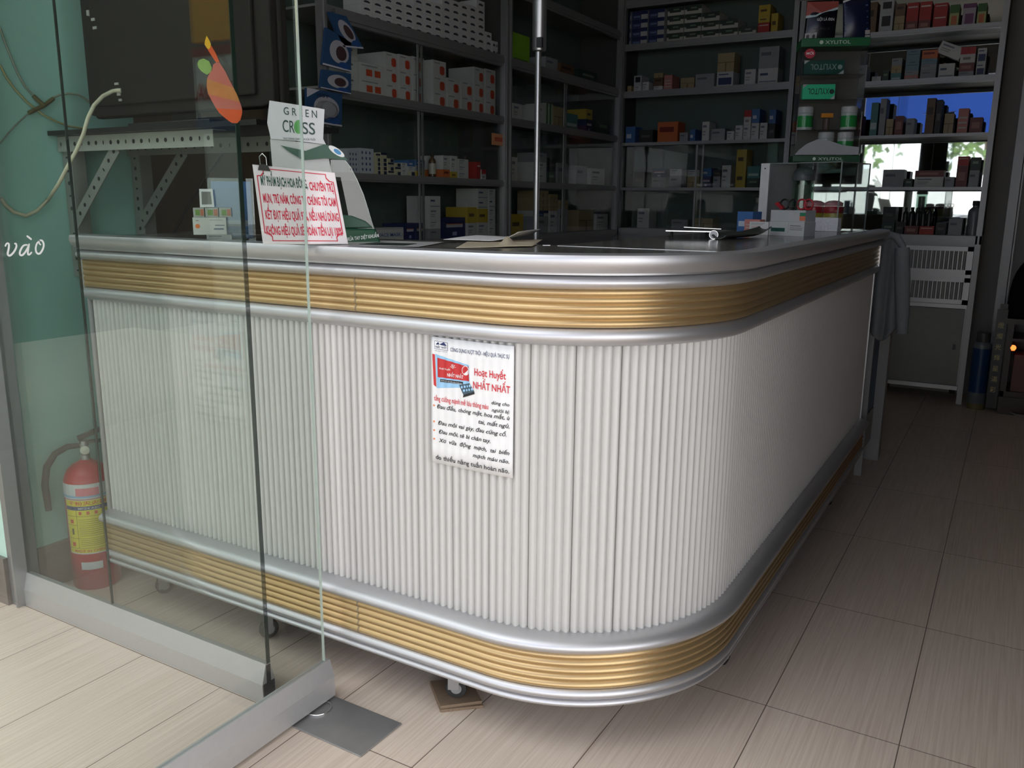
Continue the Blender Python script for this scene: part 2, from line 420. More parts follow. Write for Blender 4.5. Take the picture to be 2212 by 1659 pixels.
# carcass and worktop
def footprint(o, z, inx=-.94, iny=1.80, grow=0.):
    P = [cpos(s, o, z) for s in S_SAMP]
    P[0].x -= grow; P[-1].y += grow
    return P+[Vector((inx, YE+grow, z)), Vector((inx, iny, z)), Vector((XL-grow, iny, z))]
b = MB(); b.prism([p for p in footprint(-.010, 0)], (0, 0, .14), (0, 0, 1.046)); b.build('carcass', mat('carcass_board', srgb(120, 116, 110), .6), counter)
b = MB(); b.prism(footprint(.0, 0, -.95, 1.81), (0, 0, 1.046), (0, 0, ZT)); b.build('worktop', TOPM, counter)
b = MB()
b.box((-.93, 1.788, ZT), (-.50, 1.7905, ZT+.0006)); b.bar((-.955, 1.80, ZT+.0004), (-.97, 1.79, ZT+.0004), .002, .0005)
b.build('worktop_seam', ALU, counter)
b = MB()  # left end: metal corner strips
b.box((XL-.006, YF-.006, .29), (XL, YF+.05, .90)); b.box((XL-.008, YF-.012, .172), (XL, YF+.03, .252)); b.box((XL-.006, YF-.014, .926), (XL, YF+.02, 1.008))
b.build('end_strip', ALU, counter)
b = MB(); b.box((XS-.012, YE, .29), (XS+.004, YE+.006, .90)); b.box((XS-.012, YE, .926), (XS+.018, YE+.006, 1.008)); b.build('end_strip', ALU, counter)
def caster(x, y, z0, rot):
    f = MB(); R = Matrix.Rotation(rot, 3, 'Z')
    f.lathe([(.0, .124-z0*0), (.02, .124), (.02, .108), (.012, .104), (.0, .104)], 12, 0, (x, y, 0))
    for s in (-1, 1):
        c = Vector((x, y, z0+.055)) + R @ Vector((.006, .014*s, 0))
        f.obox(c, R @ Vector((.013, 0, 0)), R @ Vector((0, .0012, 0)), (0, 0, .036-z0/2))
    f.obox(Vector((x, y, .098)), R @ Vector((.018, 0, 0)), R @ Vector((0, .0155, 0)), (0, 0, .008))
    fo = f.build('caster', STEEL, counter, smooth=40)
    w = MB(); ax = R @ Vector((0, 1, 0)); c = Vector((x, y, z0+.0265)) + R @ Vector((.012, 0, 0))
    w.lathe([(0, -.0115), (.004, -.0115), (.013, -.011), (.024, -.010), (.0262, -.005), (.0262, .005), (.024, .010), (.013, .011), (.004, .0115), (0, .0115)], 20, [1, 1, 0, 0, 0, 0, 0, 1, 1], c, ax)
    w.build('wheel', [RUBBER, mat('grey_hub', (.26, .26, .26), .5)], fo, smooth=40)
for (x, y, z0, r) in ((-2.12, 1.52, 0, 1.1), (-1.649, 1.49, 0, 1.2), (-1.044, 1.505, .015, .5), (-.545, 2.00, 0, 1.3), (-.545, 2.75, 0, 1.7), (-.54, 3.40, 0, 1.4), (-.90, 3.4, 0, 1.)):
    caster(x, y, z0, r)
WOOD = mat('dusty_plywood', srgb(128, 108, 88), .8, 0, .18, 30, stretch=(8, 1.5, 1))
b = MB(); b.prism([(-1.131, 1.537, 0), (-1.041, 1.455, 0), (-.965, 1.523, 0), (-1.055, 1.605, 0)], (0, 0, .0005), (0, 0, .0075))
b.prism([(-1.128, 1.533, 0), (-1.043, 1.458, 0), (-.972, 1.527, 0), (-1.055, 1.600, 0)], (0, 0, .0075), (0, 0, .015))
tag(b.build('wooden_pad', WOOD, origin=(-1.045, 1.53, 0), bevel=.001), 'small square of dusty plywood under the counter caster near the corner', 'wood pad')

# ---- printed leaflet stuck on the ribbed front
t = thing('wall_leaflet', 'white medicine leaflet with red and black print stuck to the ribbed counter front', 'poster', (-.92, 1.42, .75))
PS0 = L1-.012-.125; PW, PH, PZ = .198, .272, .620      # left edge along the counter path, size, bottom
def pf(x, y):
    o_ = .0035 + .0007*math.sin(x*340) + .0010*math.sin(y*14+1) + (.004*max(0, (y/PH-.9))*10*max(0, x/PW-.8))
    return cpos(PS0+x, o_, PZ+y+.003*(1-x/PW))
b = MB(); b.grid(lambda u, v: pf(u*PW, v*PH), 40, 8)
ob = b.build('paper', WHITE, t, smooth=60); md = ob.modifiers.new('thick', 'SOLIDIFY'); md.thickness = .0003; md.offset = -1
INKS = [RED_INK, NAVY_INK, BLACK, mat('orange_ink', srgb(225, 120, 60)), mat('sky_ink', srgb(150, 195, 228)), mat('crimson_ink', srgb(190, 45, 48)), WHITE, mat('blister_ink', srgb(62, 84, 98))]
b = MB()
def pt(s, x, y, h, w, mi, **k):      # y measured from the top of the sheet
    b.geo(text(s, h, w, **k), lambda a, c: pf(x+a, PH-y+c) + (cpos(PS0+x+a, .0012, 0)-cpos(PS0+x+a, 0, 0)), mi)
def pp(pts, mi, lift=.0006):
    pts = [(x, PH-y) for x, y in pts]
    q = lambda x, y: pf(x, y) + (cpos(PS0+x, lift, 0)-cpos(PS0+x, 0, 0))
    if len(pts) == 4:
        (ax_, ay_), (bx, by), (cx_, cy_), (dx, dy) = pts
        def g(u, v): return q((ax_*(1-u)+bx*u)*(1-v)+(dx*(1-u)+cx_*u)*v, (ay_*(1-u)+by*u)*(1-v)+(dy*(1-u)+cy_*u)*v)
        n = max(1, int((max(p[0] for p in pts)-min(p[0] for p in pts))/.003)); b.grid(g, n, 4, mi)
    else: b.add([q(x, y) for x, y in pts], [tuple(range(len(pts)))], mi)
pt('CÔNG DỤNG VƯỢT TRỘI - HIỆU QUẢ THỰC SỰ', .049, .026, .0082, .140, 1, bold=.006)
pp([(.009, .008), (.043, .009), (.043, .026), (.009, .025)], 1); pp([(.0098, .0088), (.0422, .0098), (.0422, .0252), (.0098, .0242)], 6, .0008)
pp([(.012, .0155), (.019, .010), (.023, .014), (.033, .009), (.041, .016)], 1, .001); pt('NHẤT NHẤT', .0115, .0225, .0045, .029, 1, bold=.01); pt('HIỆU QUẢ THỰC SỰ', .010, .0295, .0018, .032, 1)
# the pictured medicine box
pp([(.011, .036), (.095, .050), (.097, .096), (.014, .108)], 4); pp([(.004, .036), (.010, .037), (.013, .106), (.007, .102)], 5)
pp([(.016, .043), (.094, .053), (.096, .083), (.017, .084)], 5, .0009)
pp([(.024, .0875), (.081, .0862), (.081, .0915), (.024, .0935)], 2, .0009); pt('HOẠT HUYẾT, TRỊ THIỂU NĂNG TUẦN HOÀN', .026, .0915, .0025, .053, 6)
pt('Hoạt Huyết', .022, .0665, .0042, .027, 6); pt('NHẤT NHẤT', .042, .0795, .0072, .040, 6, bold=.015)
pp([(x, y) for x, y in circ(.087, .062, .0085, .010)], 6, .0012); pp([(x, y) for x, y in circ(.087, .062, .0072, .0088)], 5, .0014)
for a in range(5):
    aa = PI*(.1+.2*a); pp([(.056, .062), (.056+.007*math.cos(aa)-.001, .060-.008*math.sin(aa)), (.056+.007*math.cos(aa)+.001, .060-.008*math.sin(aa))], 6, .0012)
pp([(.071, .094), (.097, .087), (.108, .103), (.082, .113)], 7, .001); pp([(.082, .113), (.108, .103), (.109, .108), (.081, .119)], 2, .001)
for i in range(4):
    for j in range(2): pp(circ(.0785+i*.0065+j*.005, .0975-i*.0018+j*.0065, .0022, .0028, 10), 4, .0014)
pt('Hoạt Huyết', .108, .069, .0155, .073, 0, bold=.012); pt('NHẤT NHẤT', .105, .096, .0150, .086, 0, bold=.012)
pt('tăng cường mạnh mẽ lưu thông máu', .008, .135, .0115, .134, 0, bold=.008)
KW = dict(shear=.25, bold=.012)
pt('dùng cho', .150, .123, .0072, .040, 2, **KW); pt('người bị:', .151, .138, .0072, .040, 2, **KW)
for (s, x, y, w) in (('Đau đầu, chóng mặt, hoa mắt, ù', .015, .149, .176), ('tai, mất ngủ.', .119, .166, .072), ('Đau mỏi vai gáy, đau cứng cổ.', .018, .184, .166),
                     ('Đau mỏi, tê bì chân tay.', .020, .203, .128), ('Xơ  vữa  động  mạch,  tai  biến', .020, .222, .171), ('mạch máu não.', .105, .240, .086)):
    pt(s, x, y+.002, .0088, w, 2, **KW)
for y in (.146, .181, .200, .219): pp(circ(.0075, y, .002), 3)
pt('do thiểu năng tuần hoàn não.', .011, .263, .0100, .180, 2, bold=.008)
b.build('print', INKS, t)

# ================================================================== GLASS FRONT
def rail_profile(mb, a, b_, nrm, h=.098, w=.020, wt=.007, z0=.006, mi=0):
    """sloped aluminium patch rail between a and b; nrm: sideways direction"""
    a, b_, n = Vector(a), Vector(b_), Vector(nrm)
    P = [(-w, z0), (w, z0), (w, z0+.050), (wt, h), (-wt, h), (-w, z0+.050)]
    mb.prism([a+n*x+Vector((0, 0, z)) for x, z in P], (0, 0, 0), b_-a)
GY = 1.285
t = thing('fixed_glass_panel', 'fixed clear glass panel beside the left wall, with a low silver bottom rail', 'glass panel', (-1.9, GY, 0))
b = MB(); rail_profile(b, (-2.392, GY, 0), (-1.418, GY, 0), (0, 1, 0), z0=.0); b.build('bottom_rail', ALU_D, t)
b = MB(); b.box((-1.4185, GY-.017, .004), (-1.4165, GY+.017, .05)); b.box((-1.4185, GY-.006, .05), (-1.4165, GY+.006, .095)); b.build('rail_hollow_dark', BLACK_PL, t)  # black plate: the shade inside the hollow rail end, put into colour
b = MB(); b.box((-2.392, GY-.005, .098), (-2.0033, GY+.005, 2.55)); b.build('glass_pane', PANE, t)
b = MB(); b.box((-1.9997, GY-.005, .098), (-1.418, GY+.005, 2.55)); b.build('glass_pane', PANE, t)
b = MB(); b.box((-2.0032, GY-.0030, .099), (-1.9998, GY+.0030, 2.545)); b.build('pane_joint', PANE_EDGE, t)
b = MB(); b.box((-1.4178, GY-.0052, .099), (-1.4155, GY+.0052, 2.545)); b.build('pane_edge', PANE_EDGE, t)
b = MB(); b.box((-2.432, 1.25, 0), (-2.392, 1.315, 2.55)); b.box((-2.40, 1.242, 0), (-2.392, 1.25, 2.55)); b.build('mullion', ALU_F, t)
# sticker on the pane: orange and pink teardrop with a yellow tip and a green leaf
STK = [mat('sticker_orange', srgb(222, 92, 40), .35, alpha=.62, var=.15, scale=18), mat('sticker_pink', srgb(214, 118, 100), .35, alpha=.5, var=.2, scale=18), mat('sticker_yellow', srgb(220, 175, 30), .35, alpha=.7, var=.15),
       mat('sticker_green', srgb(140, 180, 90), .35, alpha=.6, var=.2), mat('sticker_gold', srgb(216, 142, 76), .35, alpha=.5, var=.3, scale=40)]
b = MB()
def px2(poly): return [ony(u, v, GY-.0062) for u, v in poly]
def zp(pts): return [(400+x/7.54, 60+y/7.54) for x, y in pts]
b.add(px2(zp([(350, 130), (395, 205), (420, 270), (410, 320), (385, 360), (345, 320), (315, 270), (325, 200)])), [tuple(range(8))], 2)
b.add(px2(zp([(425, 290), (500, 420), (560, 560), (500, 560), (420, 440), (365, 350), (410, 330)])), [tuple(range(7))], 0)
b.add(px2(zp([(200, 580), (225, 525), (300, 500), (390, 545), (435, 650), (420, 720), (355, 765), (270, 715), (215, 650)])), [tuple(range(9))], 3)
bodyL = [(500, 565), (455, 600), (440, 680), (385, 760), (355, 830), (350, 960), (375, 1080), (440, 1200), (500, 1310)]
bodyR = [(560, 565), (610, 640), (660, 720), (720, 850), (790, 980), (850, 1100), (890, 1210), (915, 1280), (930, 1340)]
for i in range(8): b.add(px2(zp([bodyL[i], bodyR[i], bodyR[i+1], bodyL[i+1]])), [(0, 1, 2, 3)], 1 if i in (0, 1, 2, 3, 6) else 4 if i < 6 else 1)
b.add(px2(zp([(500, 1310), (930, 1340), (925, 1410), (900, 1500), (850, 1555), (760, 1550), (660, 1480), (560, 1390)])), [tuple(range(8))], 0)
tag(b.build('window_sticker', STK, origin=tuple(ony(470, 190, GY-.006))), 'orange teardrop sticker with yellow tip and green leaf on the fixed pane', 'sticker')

DX = -1.31
WHITE_VINYL = bpy.data.materials.new('white_vinyl'); WHITE_VINYL.use_nodes = True
_nt = WHITE_VINYL.node_tree; _tr = _nt.nodes.new('ShaderNodeBsdfTranslucent'); _tr.inputs[0].default_value = (.85, .85, .85, 1)
_df = _nt.nodes.new('ShaderNodeBsdfDiffuse'); _df.inputs[0].default_value = (.85, .85, .85, 1); _ad = _nt.nodes.new('ShaderNodeMixShader')
_nt.links.new(_df.outputs[0], _ad.inputs[1]); _nt.links.new(_tr.outputs[0], _ad.inputs[2]); _nt.links.new(_ad.outputs[0], _nt.nodes['Material Output'].inputs[0])
t = thing('glass_door', 'frameless glass door leaf standing open towards the viewer on a silver bottom rail', 'door', (DX, 1.0, 0))
b = MB(); rail_profile(b, (DX, .52, 0), (DX, 1.372, 0), (1, 0, 0), h=.100, z0=.010); b.build('bottom_rail', ALU_D, t)
b = MB(); b.box((DX-.003, .52, .1), (DX+.003, 1.358, 2.5)); b.build('glass_pane', PANE, t)
b = MB(); b.box((DX-.0032, 1.3578, .101), (DX+.0032, 1.3600, 2.495)); b.build('pane_edge', PANE_EDGE_L, t)
b = MB()
def stroke(pts, w0, w1):
    P = [onx(u/3.95, 380+v/3.95, DX+.0038) for u, v in pts]; n = len(P)
    o = len(b.v)
    for i, p in enumerate(P):
        d = (P[min(i+1, n-1)]-P[max(i-1, 0)]).normalized(); q = Vector((0, -d.z, d.y)); w = w0+(w1-w0)*abs(math.sin(PI*(.15+.7*i/(n-1))))
        b.v += [p+q*w, p-q*w]
    for i in range(n-1): b.f.append([o+2*i, o+2*i+1, o+2*i+3, o+2*i+2]); b.m.append(0)
def smooth(pts):
    for _ in range(2):
        q = [pts[0]]
        for (x0, y0), (x1, y1) in zip(pts, pts[1:]): q += [(x0*.75+x1*.25, y0*.75+y1*.25), (x0*.25+x1*.75, y0*.25+y1*.75)]
        pts = q+[pts[-1]]
    return pts
for pts in (((44, 602), (56, 574), (78, 576), (74, 625), (62, 668), (82, 686), (116, 655), (142, 608), (138, 574), (122, 580)),
            ((236, 588), (200, 590), (174, 632), (166, 668), (184, 682), (212, 658), (238, 610), (250, 578)), ((250, 578), (240, 630), (236, 668), (250, 674), (272, 650)),
            ((228, 510), (248, 526), (270, 544)), ((342, 552), (314, 572), (302, 622), (312, 660), (338, 668), (364, 632), (376, 590), (364, 552), (340, 548), (330, 572), (350, 590))):
    stroke(smooth(list(pts)), .0006, .00145)
b.build('door_lettering', WHITE_VINYL, t)
b = MB(); b.tube([(DX+.018+.030*math.cos(a), 1.315+.030*math.sin(a), .006) for a in [(-PI/2)+PI*i/14 for i in range(15)]], .0022, 6); b.build('pivot_ring', CHROME, t, smooth=60)
b = MB(); b.prism([(DX+.005, 1.235, 0), (-1.093, 1.232, 0), (-1.090, 1.372, 0), (DX+.005, 1.375, 0)], (0, 0, .0004), (0, 0, .004))
tag(b.build('floor_hinge_plate', STEEL, origin=(-1.2, 1.3, 0), bevel=.0008), 'flat grey steel floor plate beside the open glass door rail', 'metal plate')

# ================================================================== CABINETS ALONG THE WALLS
CABS = {
 'left':     dict(ax='y', p0=-2.46, a0=2.69, a1=4.125, name='left cabinet', d=.33,
                  sh=[(2.245, 2.30), (1.875, 1.93), (1.580, 1.620), (1.250, 1.285), (.94, .985)]),
 'corner':   dict(ax='y', p0=-2.46, a0=4.135, a1=5.64, name='corner cabinet', d=.33,
                  sh=[(2.245, 2.30), (1.875, 1.93), (1.580, 1.620), (1.250, 1.285), (.94, .985)]),
 'back':     dict(ax='x', p0=5.66, a0=-2.487, a1=-1.315, name='back cabinet', d=.30,
                  sh=[(2.45, 2.50), (2.177, 2.220), (1.872, 1.916), (1.555, 1.576), (1.255, 1.274), (.95, .9976)]),
 'mirror':   dict(ax='x', p0=5.66, a0=-1.305, a1=-.19, name='mirrored cabinet', d=.30,
                  sh=[(2.45, 2.50), (2.134, 2.164), (1.855, 1.889), (1.559, 1.577), (1.257, 1.2755), (.95, .9976)]),
}
SHN = {'left': ['uppermost', 'top', 'second', 'third', 'lowest'], 'corner': ['uppermost', 'top', 'second', 'third', 'lowest'],
       'back': ['uppermost', 'top', 'second', 'third', 'fourth', 'lowest'], 'mirror': ['uppermost', 'top', 'second', 'third', 'fourth', 'lowest']}
def cp(c, a, n, z):
    return Vector((c['p0']+n, a, z)) if c['ax'] == 'y' else Vector((a, c['p0']-n, z))
def cbox(mb, c, a0, a1, n0, n1, z0, z1, mi=0):
    p, q = cp(c, a0, n0, z0), cp(c, a1, n1, z1)
    mb.box([min(p[i], q[i]) for i in range(3)], [max(p[i], q[i]) for i in range(3)], mi)
def a_at(c, u, v, n=-.05):
    return onx(u, v, c['p0']+n).y if c['ax'] == 'y' else ony(u, v, c['p0']-n).x
def z_at(c, u, v, n=-.05):
    return (onx(u, v, c['p0']+n) if c['ax'] == 'y' else ony(u, v, c['p0']-n)).z
BACKP = mat('green_grey_backing', srgb(92, 108, 102), .6, 0, .06, 3)
DARKW = mat('dark_interior', srgb(70, 70, 66), .7, 0, .1, 4)
ROOTS = {}
def cabinet(key, label, post_n, door_split, mirror=False, rows=None, end_left=False):
    c = CABS[key]; a0, a1, d = c['a0'], c['a1'], c['d']; H = 2.78
    t = thing('medicine_cabinet', label, 'cabinet', tuple(cp(c, (a0+a1)/2, -d/2, 0)))
    ROOTS[key] = t
    zb = c['sh'][-1][1]
    b = MB(); cbox(b, c, a0+.004, a1-.004, -d+.002, -d+.010, zb-.02, H); b.build('back_panel', MIRROR if mirror else BACKP, t)
    for (za, zt) in c['sh'][:-1]:
        b = MB(); cbox(b, c, a0+.004, a1-.004, -d+.012, -.034, zt-.010, zt, 1)
        cbox(b, c, a0+.03, a1-.03, -.034, -.010, za, zt, 0); cbox(b, c, a0+.03, a1-.03, -.012, -.004, za+(zt-za)*.25, zt-(zt-za)*.25, 0)
        b.build('shelf', [ALU_F, mat('shelf_board', srgb(150, 150, 146), .5)], t)
    for a in (a0, a1-.03):
        b = MB(); cbox(b, c, a, a+.03, -.034, 0, 0, H); cbox(b, c, a+.010, a+.020, 0, .004, 0, H); b.build('post', ALU_F, t)
    for a in (a0, a1-.006):
        b = MB(); cbox(b, c, a, a+.006, -d, -.035, zb, H); b.build('side_panel', CAB_GLASS if (end_left and a == a0) else DARKW, t)
    b = MB(); cbox(b, c, a0, a1, -d, 0, H, H+.05); b.build('cornice', ALU_F, t)
    if door_split:
        m_ = door_split
        for (x0, x1, n) in ((a0+.031, m_+.02, -.030), (m_-.02, a1-.031, -.022)):
            for (zlo, zhi) in rows or ((c['sh'][2][1]+.002, c['sh'][1][0]-.002), (c['sh'][-1][1]+.002, c['sh'][2][0]-.002)):
                b = MB(); cbox(b, c, x0, x1, n-.002, n+.002, zlo, zhi, 0)
                e = x1 if n < -.025 else x0
                cbox(b, c, e-.006, e+.006, n-.003, n+.003, zlo, zhi, 1)
                b.build('glass_door', [CAB_GLASS, ALU_F], t)
    # lower closed part
    b = MB(); cbox(b, c, a0, a1, -d, 0, c['sh'][-1][0], zb); cbox(b, c, a0+.03, a1-.03, .0, .010, c['sh'][-1][0]+.012, zb-.006); b.build('base_top', ALU_F, t)
    b = MB(); cbox(b, c, a0+.031, a1-.031, -d, -.02, .09, c['sh'][-1][0]); b.build('base_body', ALU_F, t)
    return t, c
cabinet('left', 'silver framed glass medicine cabinet along the left wall, behind the sign board', 0, 3.365, end_left=True)
cabinet('corner', 'dark glass medicine cabinet in the far left corner, beyond the chrome pole', 0, 4.85)
cabinet('back', 'open shelved medicine cabinet on the back wall, left of the green display tower', 0, -1.90, rows=((.9996, 1.253), (1.2765, 1.552)))
T_M, C_M = cabinet('mirror', 'mirror backed medicine cabinet with ribbed drawers at the right of the back wall', 0, None, mirror=True)
# drawers and door of the mirrored cabinet
def px_a(u, v): return ony(u, v, 5.65).x
da0, da1 = -.66, -.2215
for (z0, z1) in ((.775, .935), (.600, .755)):
    b = MB(); cbox(b, C_M, da0, da1, -.018, .004, z0, z1, 0)
    n = 16
    for i in range(n):
        x0 = da0+.03+(da1-da0-.06)*i/n; x1 = x0+(da1-da0-.06)/n
        b.lathe([(.0088, 0), (.0088, z1-z0-.052)], 8, 1, cp(C_M, (x0+x1)/2, .003, z0+.026), (0, 0, 1), (-1, 0, 0), 0, PI)
    for q in ((da0, da0+.03, z0, z1), (da1-.03, da1, z0, z1), (da0, da1, z0, z0+.026), (da0, da1, z1-.026, z1)): cbox(b, C_M, q[0], q[1], .004, .014, q[2], q[3], 0)
    b.build('drawer', [ALU_D, mat('drawer_rib', srgb(150, 150, 148), .45, .2)], T_M, smooth=40)
b = MB(); cbox(b, C_M, da0, da1, -.02, .012, .755, .775); cbox(b, C_M, da0, da1, -.02, .016, .575, .598); b.build('rail', ALU_D, T_M)
b = MB(); cbox(b, C_M, da0, da1-.01, -.018, .004, .112, .570, 0); b.build('door', mat('cabinet_door', srgb(136, 136, 132), .5, .1), T_M)
b = MB(); cbox(b, C_M, da0, da1, -.02, .014, .085, .110); b.build('rail', ALU_D, T_M)
b = MB(); cbox(b, C_M, da1-.05, da1-.035, .004, .018, .33, .36); b.build('handle', BLACK_PL, T_M)
for a in (-.25, -.62, -1.2):
    b = MB(); b.lathe([(.02, -.012), (.03, -.01), (.03, .01), (.02, .012)], 14, 0, cp(C_M, a, -.05, .031), (1, 0, 0)); cbox(b, C_M, a-.016, a+.016, -.06, -.04, .05, .09); b.build('castor', RUBBER, T_M, smooth=40)

# ---- cartons -------------------------------------------------------------
ORD = ['first', 'second', 'third', 'fourth', 'fifth', 'sixth', 'seventh', 'eighth', 'ninth', 'tenth', 'eleventh', 'twelfth', 'thirteenth', 'fourteenth', 'fifteenth', 'sixteenth', 'seventeenth', 'eighteenth', 'nineteenth', 'twentieth']
TIER = ['bottom', 'second', 'third', 'fourth', 'fifth', 'sixth', 'seventh', 'eighth']
W_, OFF = (206, 206, 204), (196, 192, 182)
ST = {   # style: body colour, words, prints (x0, y0, x1, y1, colour) as fractions of the front
 'white':  (W_, 'white', [(.1, .70, .6, .82, (120, 125, 140)), (.1, .45, .5, .52, (150, 150, 150)), (.1, .3, .45, .36, (150, 150, 150))]),
 'whiteline': (W_, 'white lined', [(.06, .12, .94, .2, (120, 135, 150)), (.1, .55, .5, .7, (70, 80, 110))]),
 'print':  (W_, 'white dark-printed', [(.24, .30, .80, .52, (52, 56, 66)), (.34, .52, .70, .62, (70, 74, 84))]),
 'heart':  (W_, 'white orange-spotted', [(.1, .80, .55, .88, (150, 152, 160)), (.50, .18, .88, .62, (206, 84, 52)), (.56, .12, .82, .68, (196, 70, 44))]),
 'heart2': (W_, 'white twin-spotted', [(.1, .80, .75, .88, (150, 152, 160)), (.28, .2, .52, .62, (206, 84, 52)), (.62, .2, .86, .62, (206, 84, 52))]),
 'dots':   ((200, 204, 212), 'pale blue-dotted', [(.14+.26*i, .12+.22*j, .24+.26*i, .22+.22*j, (70, 84, 130)) for i in range(3) for j in range(4)]),
 'cream':  ((206, 198, 168), 'cream navy-printed', [(.45, .1, .95, .9, (44, 52, 78))]),
 'creamb': ((206, 198, 168), 'cream navy-topped', [(.0, .55, 1, 1, (44, 52, 78))]),
 'blue':   ((70, 110, 165), 'mid-blue', [(.1, .3, .6, .55, (190, 200, 215))]),
 'navy':   ((36, 46, 92), 'navy', [(.12, .52, .88, .66, (190, 190, 200)), (.12, .66, .88, .70, (210, 110, 50)), (.4, .12, .6, .3, (150, 160, 200))]),
 'yellow': ((196, 168, 60), 'yellow', [(.15, .4, .7, .6, (90, 70, 40))]),
 'orange': ((206, 110, 60), 'orange', [(.1, .5, .8, .75, (120, 40, 30))]),
 'red':    ((176, 50, 46), 'red', [(.1, .72, .9, .80, (220, 200, 190))]),
 'redw':   ((202, 200, 196), 'red-topped white', [(.0, .55, 1, 1, (176, 44, 48)), (.2, .2, .7, .36, (140, 130, 130))]),
 'maroon': ((120, 62, 60), 'maroon', [(.15, .3, .8, .7, (160, 110, 100))]),
 'tan':    ((168, 150, 112), 'tan', [(.0, .48, 1, .52, (120, 100, 70)), (.46, 0, .54, .48, (120, 100, 70))]),
 'brown':  ((112, 84, 62), 'brown', [(.15, .55, .8, .75, (60, 44, 34))]),
 'teal':   ((84, 140, 140), 'teal', [(.1, .2, .9, .4, (190, 205, 205))]),
 'green':  ((84, 150, 72), 'green', [(.2, .3, .8, .6, (210, 220, 180))]),
 'lime':   ((126, 176, 44), 'lime green', [(.1, .1, .9, .14, (70, 110, 30))]),
 'stripe': ((190, 200, 178), 'green-striped', [(.14, 0, .30, 1, (56, 110, 62)), (.56, 0, .76, 1, (56, 110, 62))]),
 'dark':   ((40, 40, 40), 'black', [(.2, .4, .8, .6, (90, 86, 80))]),
 'dgreen': ((44, 66, 56), 'dark green', [(.2, .5, .8, .7, (120, 140, 120))]),
 'grey':   ((150, 154, 156), 'grey', [(.1, .6, .6, .75, (100, 105, 112))]),
 'bluegrey': ((120, 146, 160), 'blue-grey', [(.1, .46, .9, .52, (80, 104, 120)), (.3, .7, .7, .8, (80, 104, 120))]),
 'pink':   ((196, 130, 122), 'pink', [(.1, .2+.2*i, .9, .26+.2*i, (190, 190, 180)) for i in range(3)]),
 'navyw':  ((190, 190, 190), 'navy-topped white', [(0, .55, 1, 1, (34, 46, 90)), (0, 0, .58, .55, (54, 68, 104)), (.10, .2, .52, .42, (110, 124, 170))]),
 'greenw': ((196, 194, 184), 'dark-topped white', [(0, .52, 1, 1, (52, 66, 58)), (.12, .34, .8, .58, (52, 66, 58)), (.35, .6, .7, .75, (120, 140, 120))]),
 'wblack': ((186, 188, 190), 'white black-windowed', [(.18, .34, .82, .86, (36, 36, 40))]),
 'wnavy':  ((196, 198, 198), 'white navy-pictured', [(.1, .12, .9, .60, (44, 60, 96)), (.1, .78, .7, .86, (80, 90, 120))]),
 'flower': ((176, 186, 120), 'green-topped floral', [(0, .62, 1, 1, (64, 110, 54)), (.2, .1, .8, .5, (206, 120, 80))]),
 'purple': ((180, 170, 180), 'purple floral', [(0, .8, 1, 1, (120, 70, 110)), (.2, .1, .85, .55, (130, 80, 120))]),
 'mask':   (W_, 'white face-mask', [(0, .9, 1, .94, (150, 150, 160))]),
 'label':  ((206, 206, 200), 'white orange-dotted', [(.66, .52, .95, .58, (110, 120, 130)), (.1, .80, .18, .84, (120, 120, 120)), (.5, .84, .9, .87, (140, 140, 140)), (.62, .30, .92, .38, (70, 90, 120))]),
 'pictured': ((176, 178, 170), 'picture-printed', [(.2, .2, .6, .8, (110, 150, 60)), (.65, .15, .95, .85, (190, 110, 80))]),
 'greenlab': ((178, 180, 180), 'grey white green-labelled', [(.06, .30, .46, .56, (20, 70, 62)), (.55, .2, .56, .95, (140, 144, 146)), (.6, .7, .9, .76, (110, 112, 116)), (.6, .56, .95, .6, (110, 112, 116)), (.6, .44, .95, .48, (110, 112, 116))]),
 'sidegreen': ((170, 172, 174), 'grey-white side-striped', [(.84, .5, 1, .8, (40, 120, 90)), (.84, .1, 1, .5, (200, 110, 80))]),
 'whitetext': (W_, 'white fine-printed', [(.1, .86, .8, .9, (140, 140, 145)), (.1, .76, .7, .79, (140, 140, 145)), (.1, .62, .5, .65, (190, 120, 100)), (.1, .52, .6, .55, (140, 140, 145))]),
}
MESHES = {}
def carton_mesh(w, d, h, style):
    key = (round(w, 4), round(d, 4), round(h, 4), style)
    if key in MESHES: return MESHES[key]
    body, _, prints = ST[style]
    b = MB(); e = min(w, h)*.02
    # carton body with a tucked lid: the lid flap stands proud by a hair along the top edge
    b.box((-w/2, -d/2, 0), (w/2, d/2, h))
    b.box((-w/2+e, -d/2-.0003, h-min(h*.16, .012)), (w/2-e, -d/2, h-e*.5)); b.box((-w/2+e, d/2, h*.4), (w/2-e, d/2+.0003, h-e))
    mats = [cmat(body)]; idx = {}
    for k, (x0, y0, x1, y1, c) in enumerate(prints):
        if c not in idx: idx[c] = len(mats); mats.append(cmat(c))
        yy = -d/2-.0005-.0001*k
        b.quad((-w/2+w*x0, yy, h*y0), (-w/2+w*x1, yy, h*y0), (-w/2+w*x1, yy, h*y1), (-w/2+w*x0, yy, h*y1), idx[c])
    if style == 'mask':
        idx2 = len(mats); mats.append(cmat((60, 90, 170)))
        b.geo(text('FACE MASK', h*.26, w*.8, bold=.01), lambda x, y: Vector((-w*.4+x, -d/2-.0006, h*.36+y)), idx2)
    if style == 'label':
        idx2 = len(mats); mats.append(cmat((225, 120, 50)))
        b.add([(-w*.36+w*.07*math.cos(k*PI/8), -d/2-.0007, h*.5+w*.07*math.sin(k*PI/8)) for k in range(16)], [tuple(range(16))], idx2)
    me = bpy.data.meshes.new('medicine_carton')
    me.from_pydata([tuple(p) for p in b.v], [], b.f)
    for m in mats: me.materials.append(m)
    me.polygons.foreach_set('material_index', b.m); me.update()
    MESHES[key] = me; return me
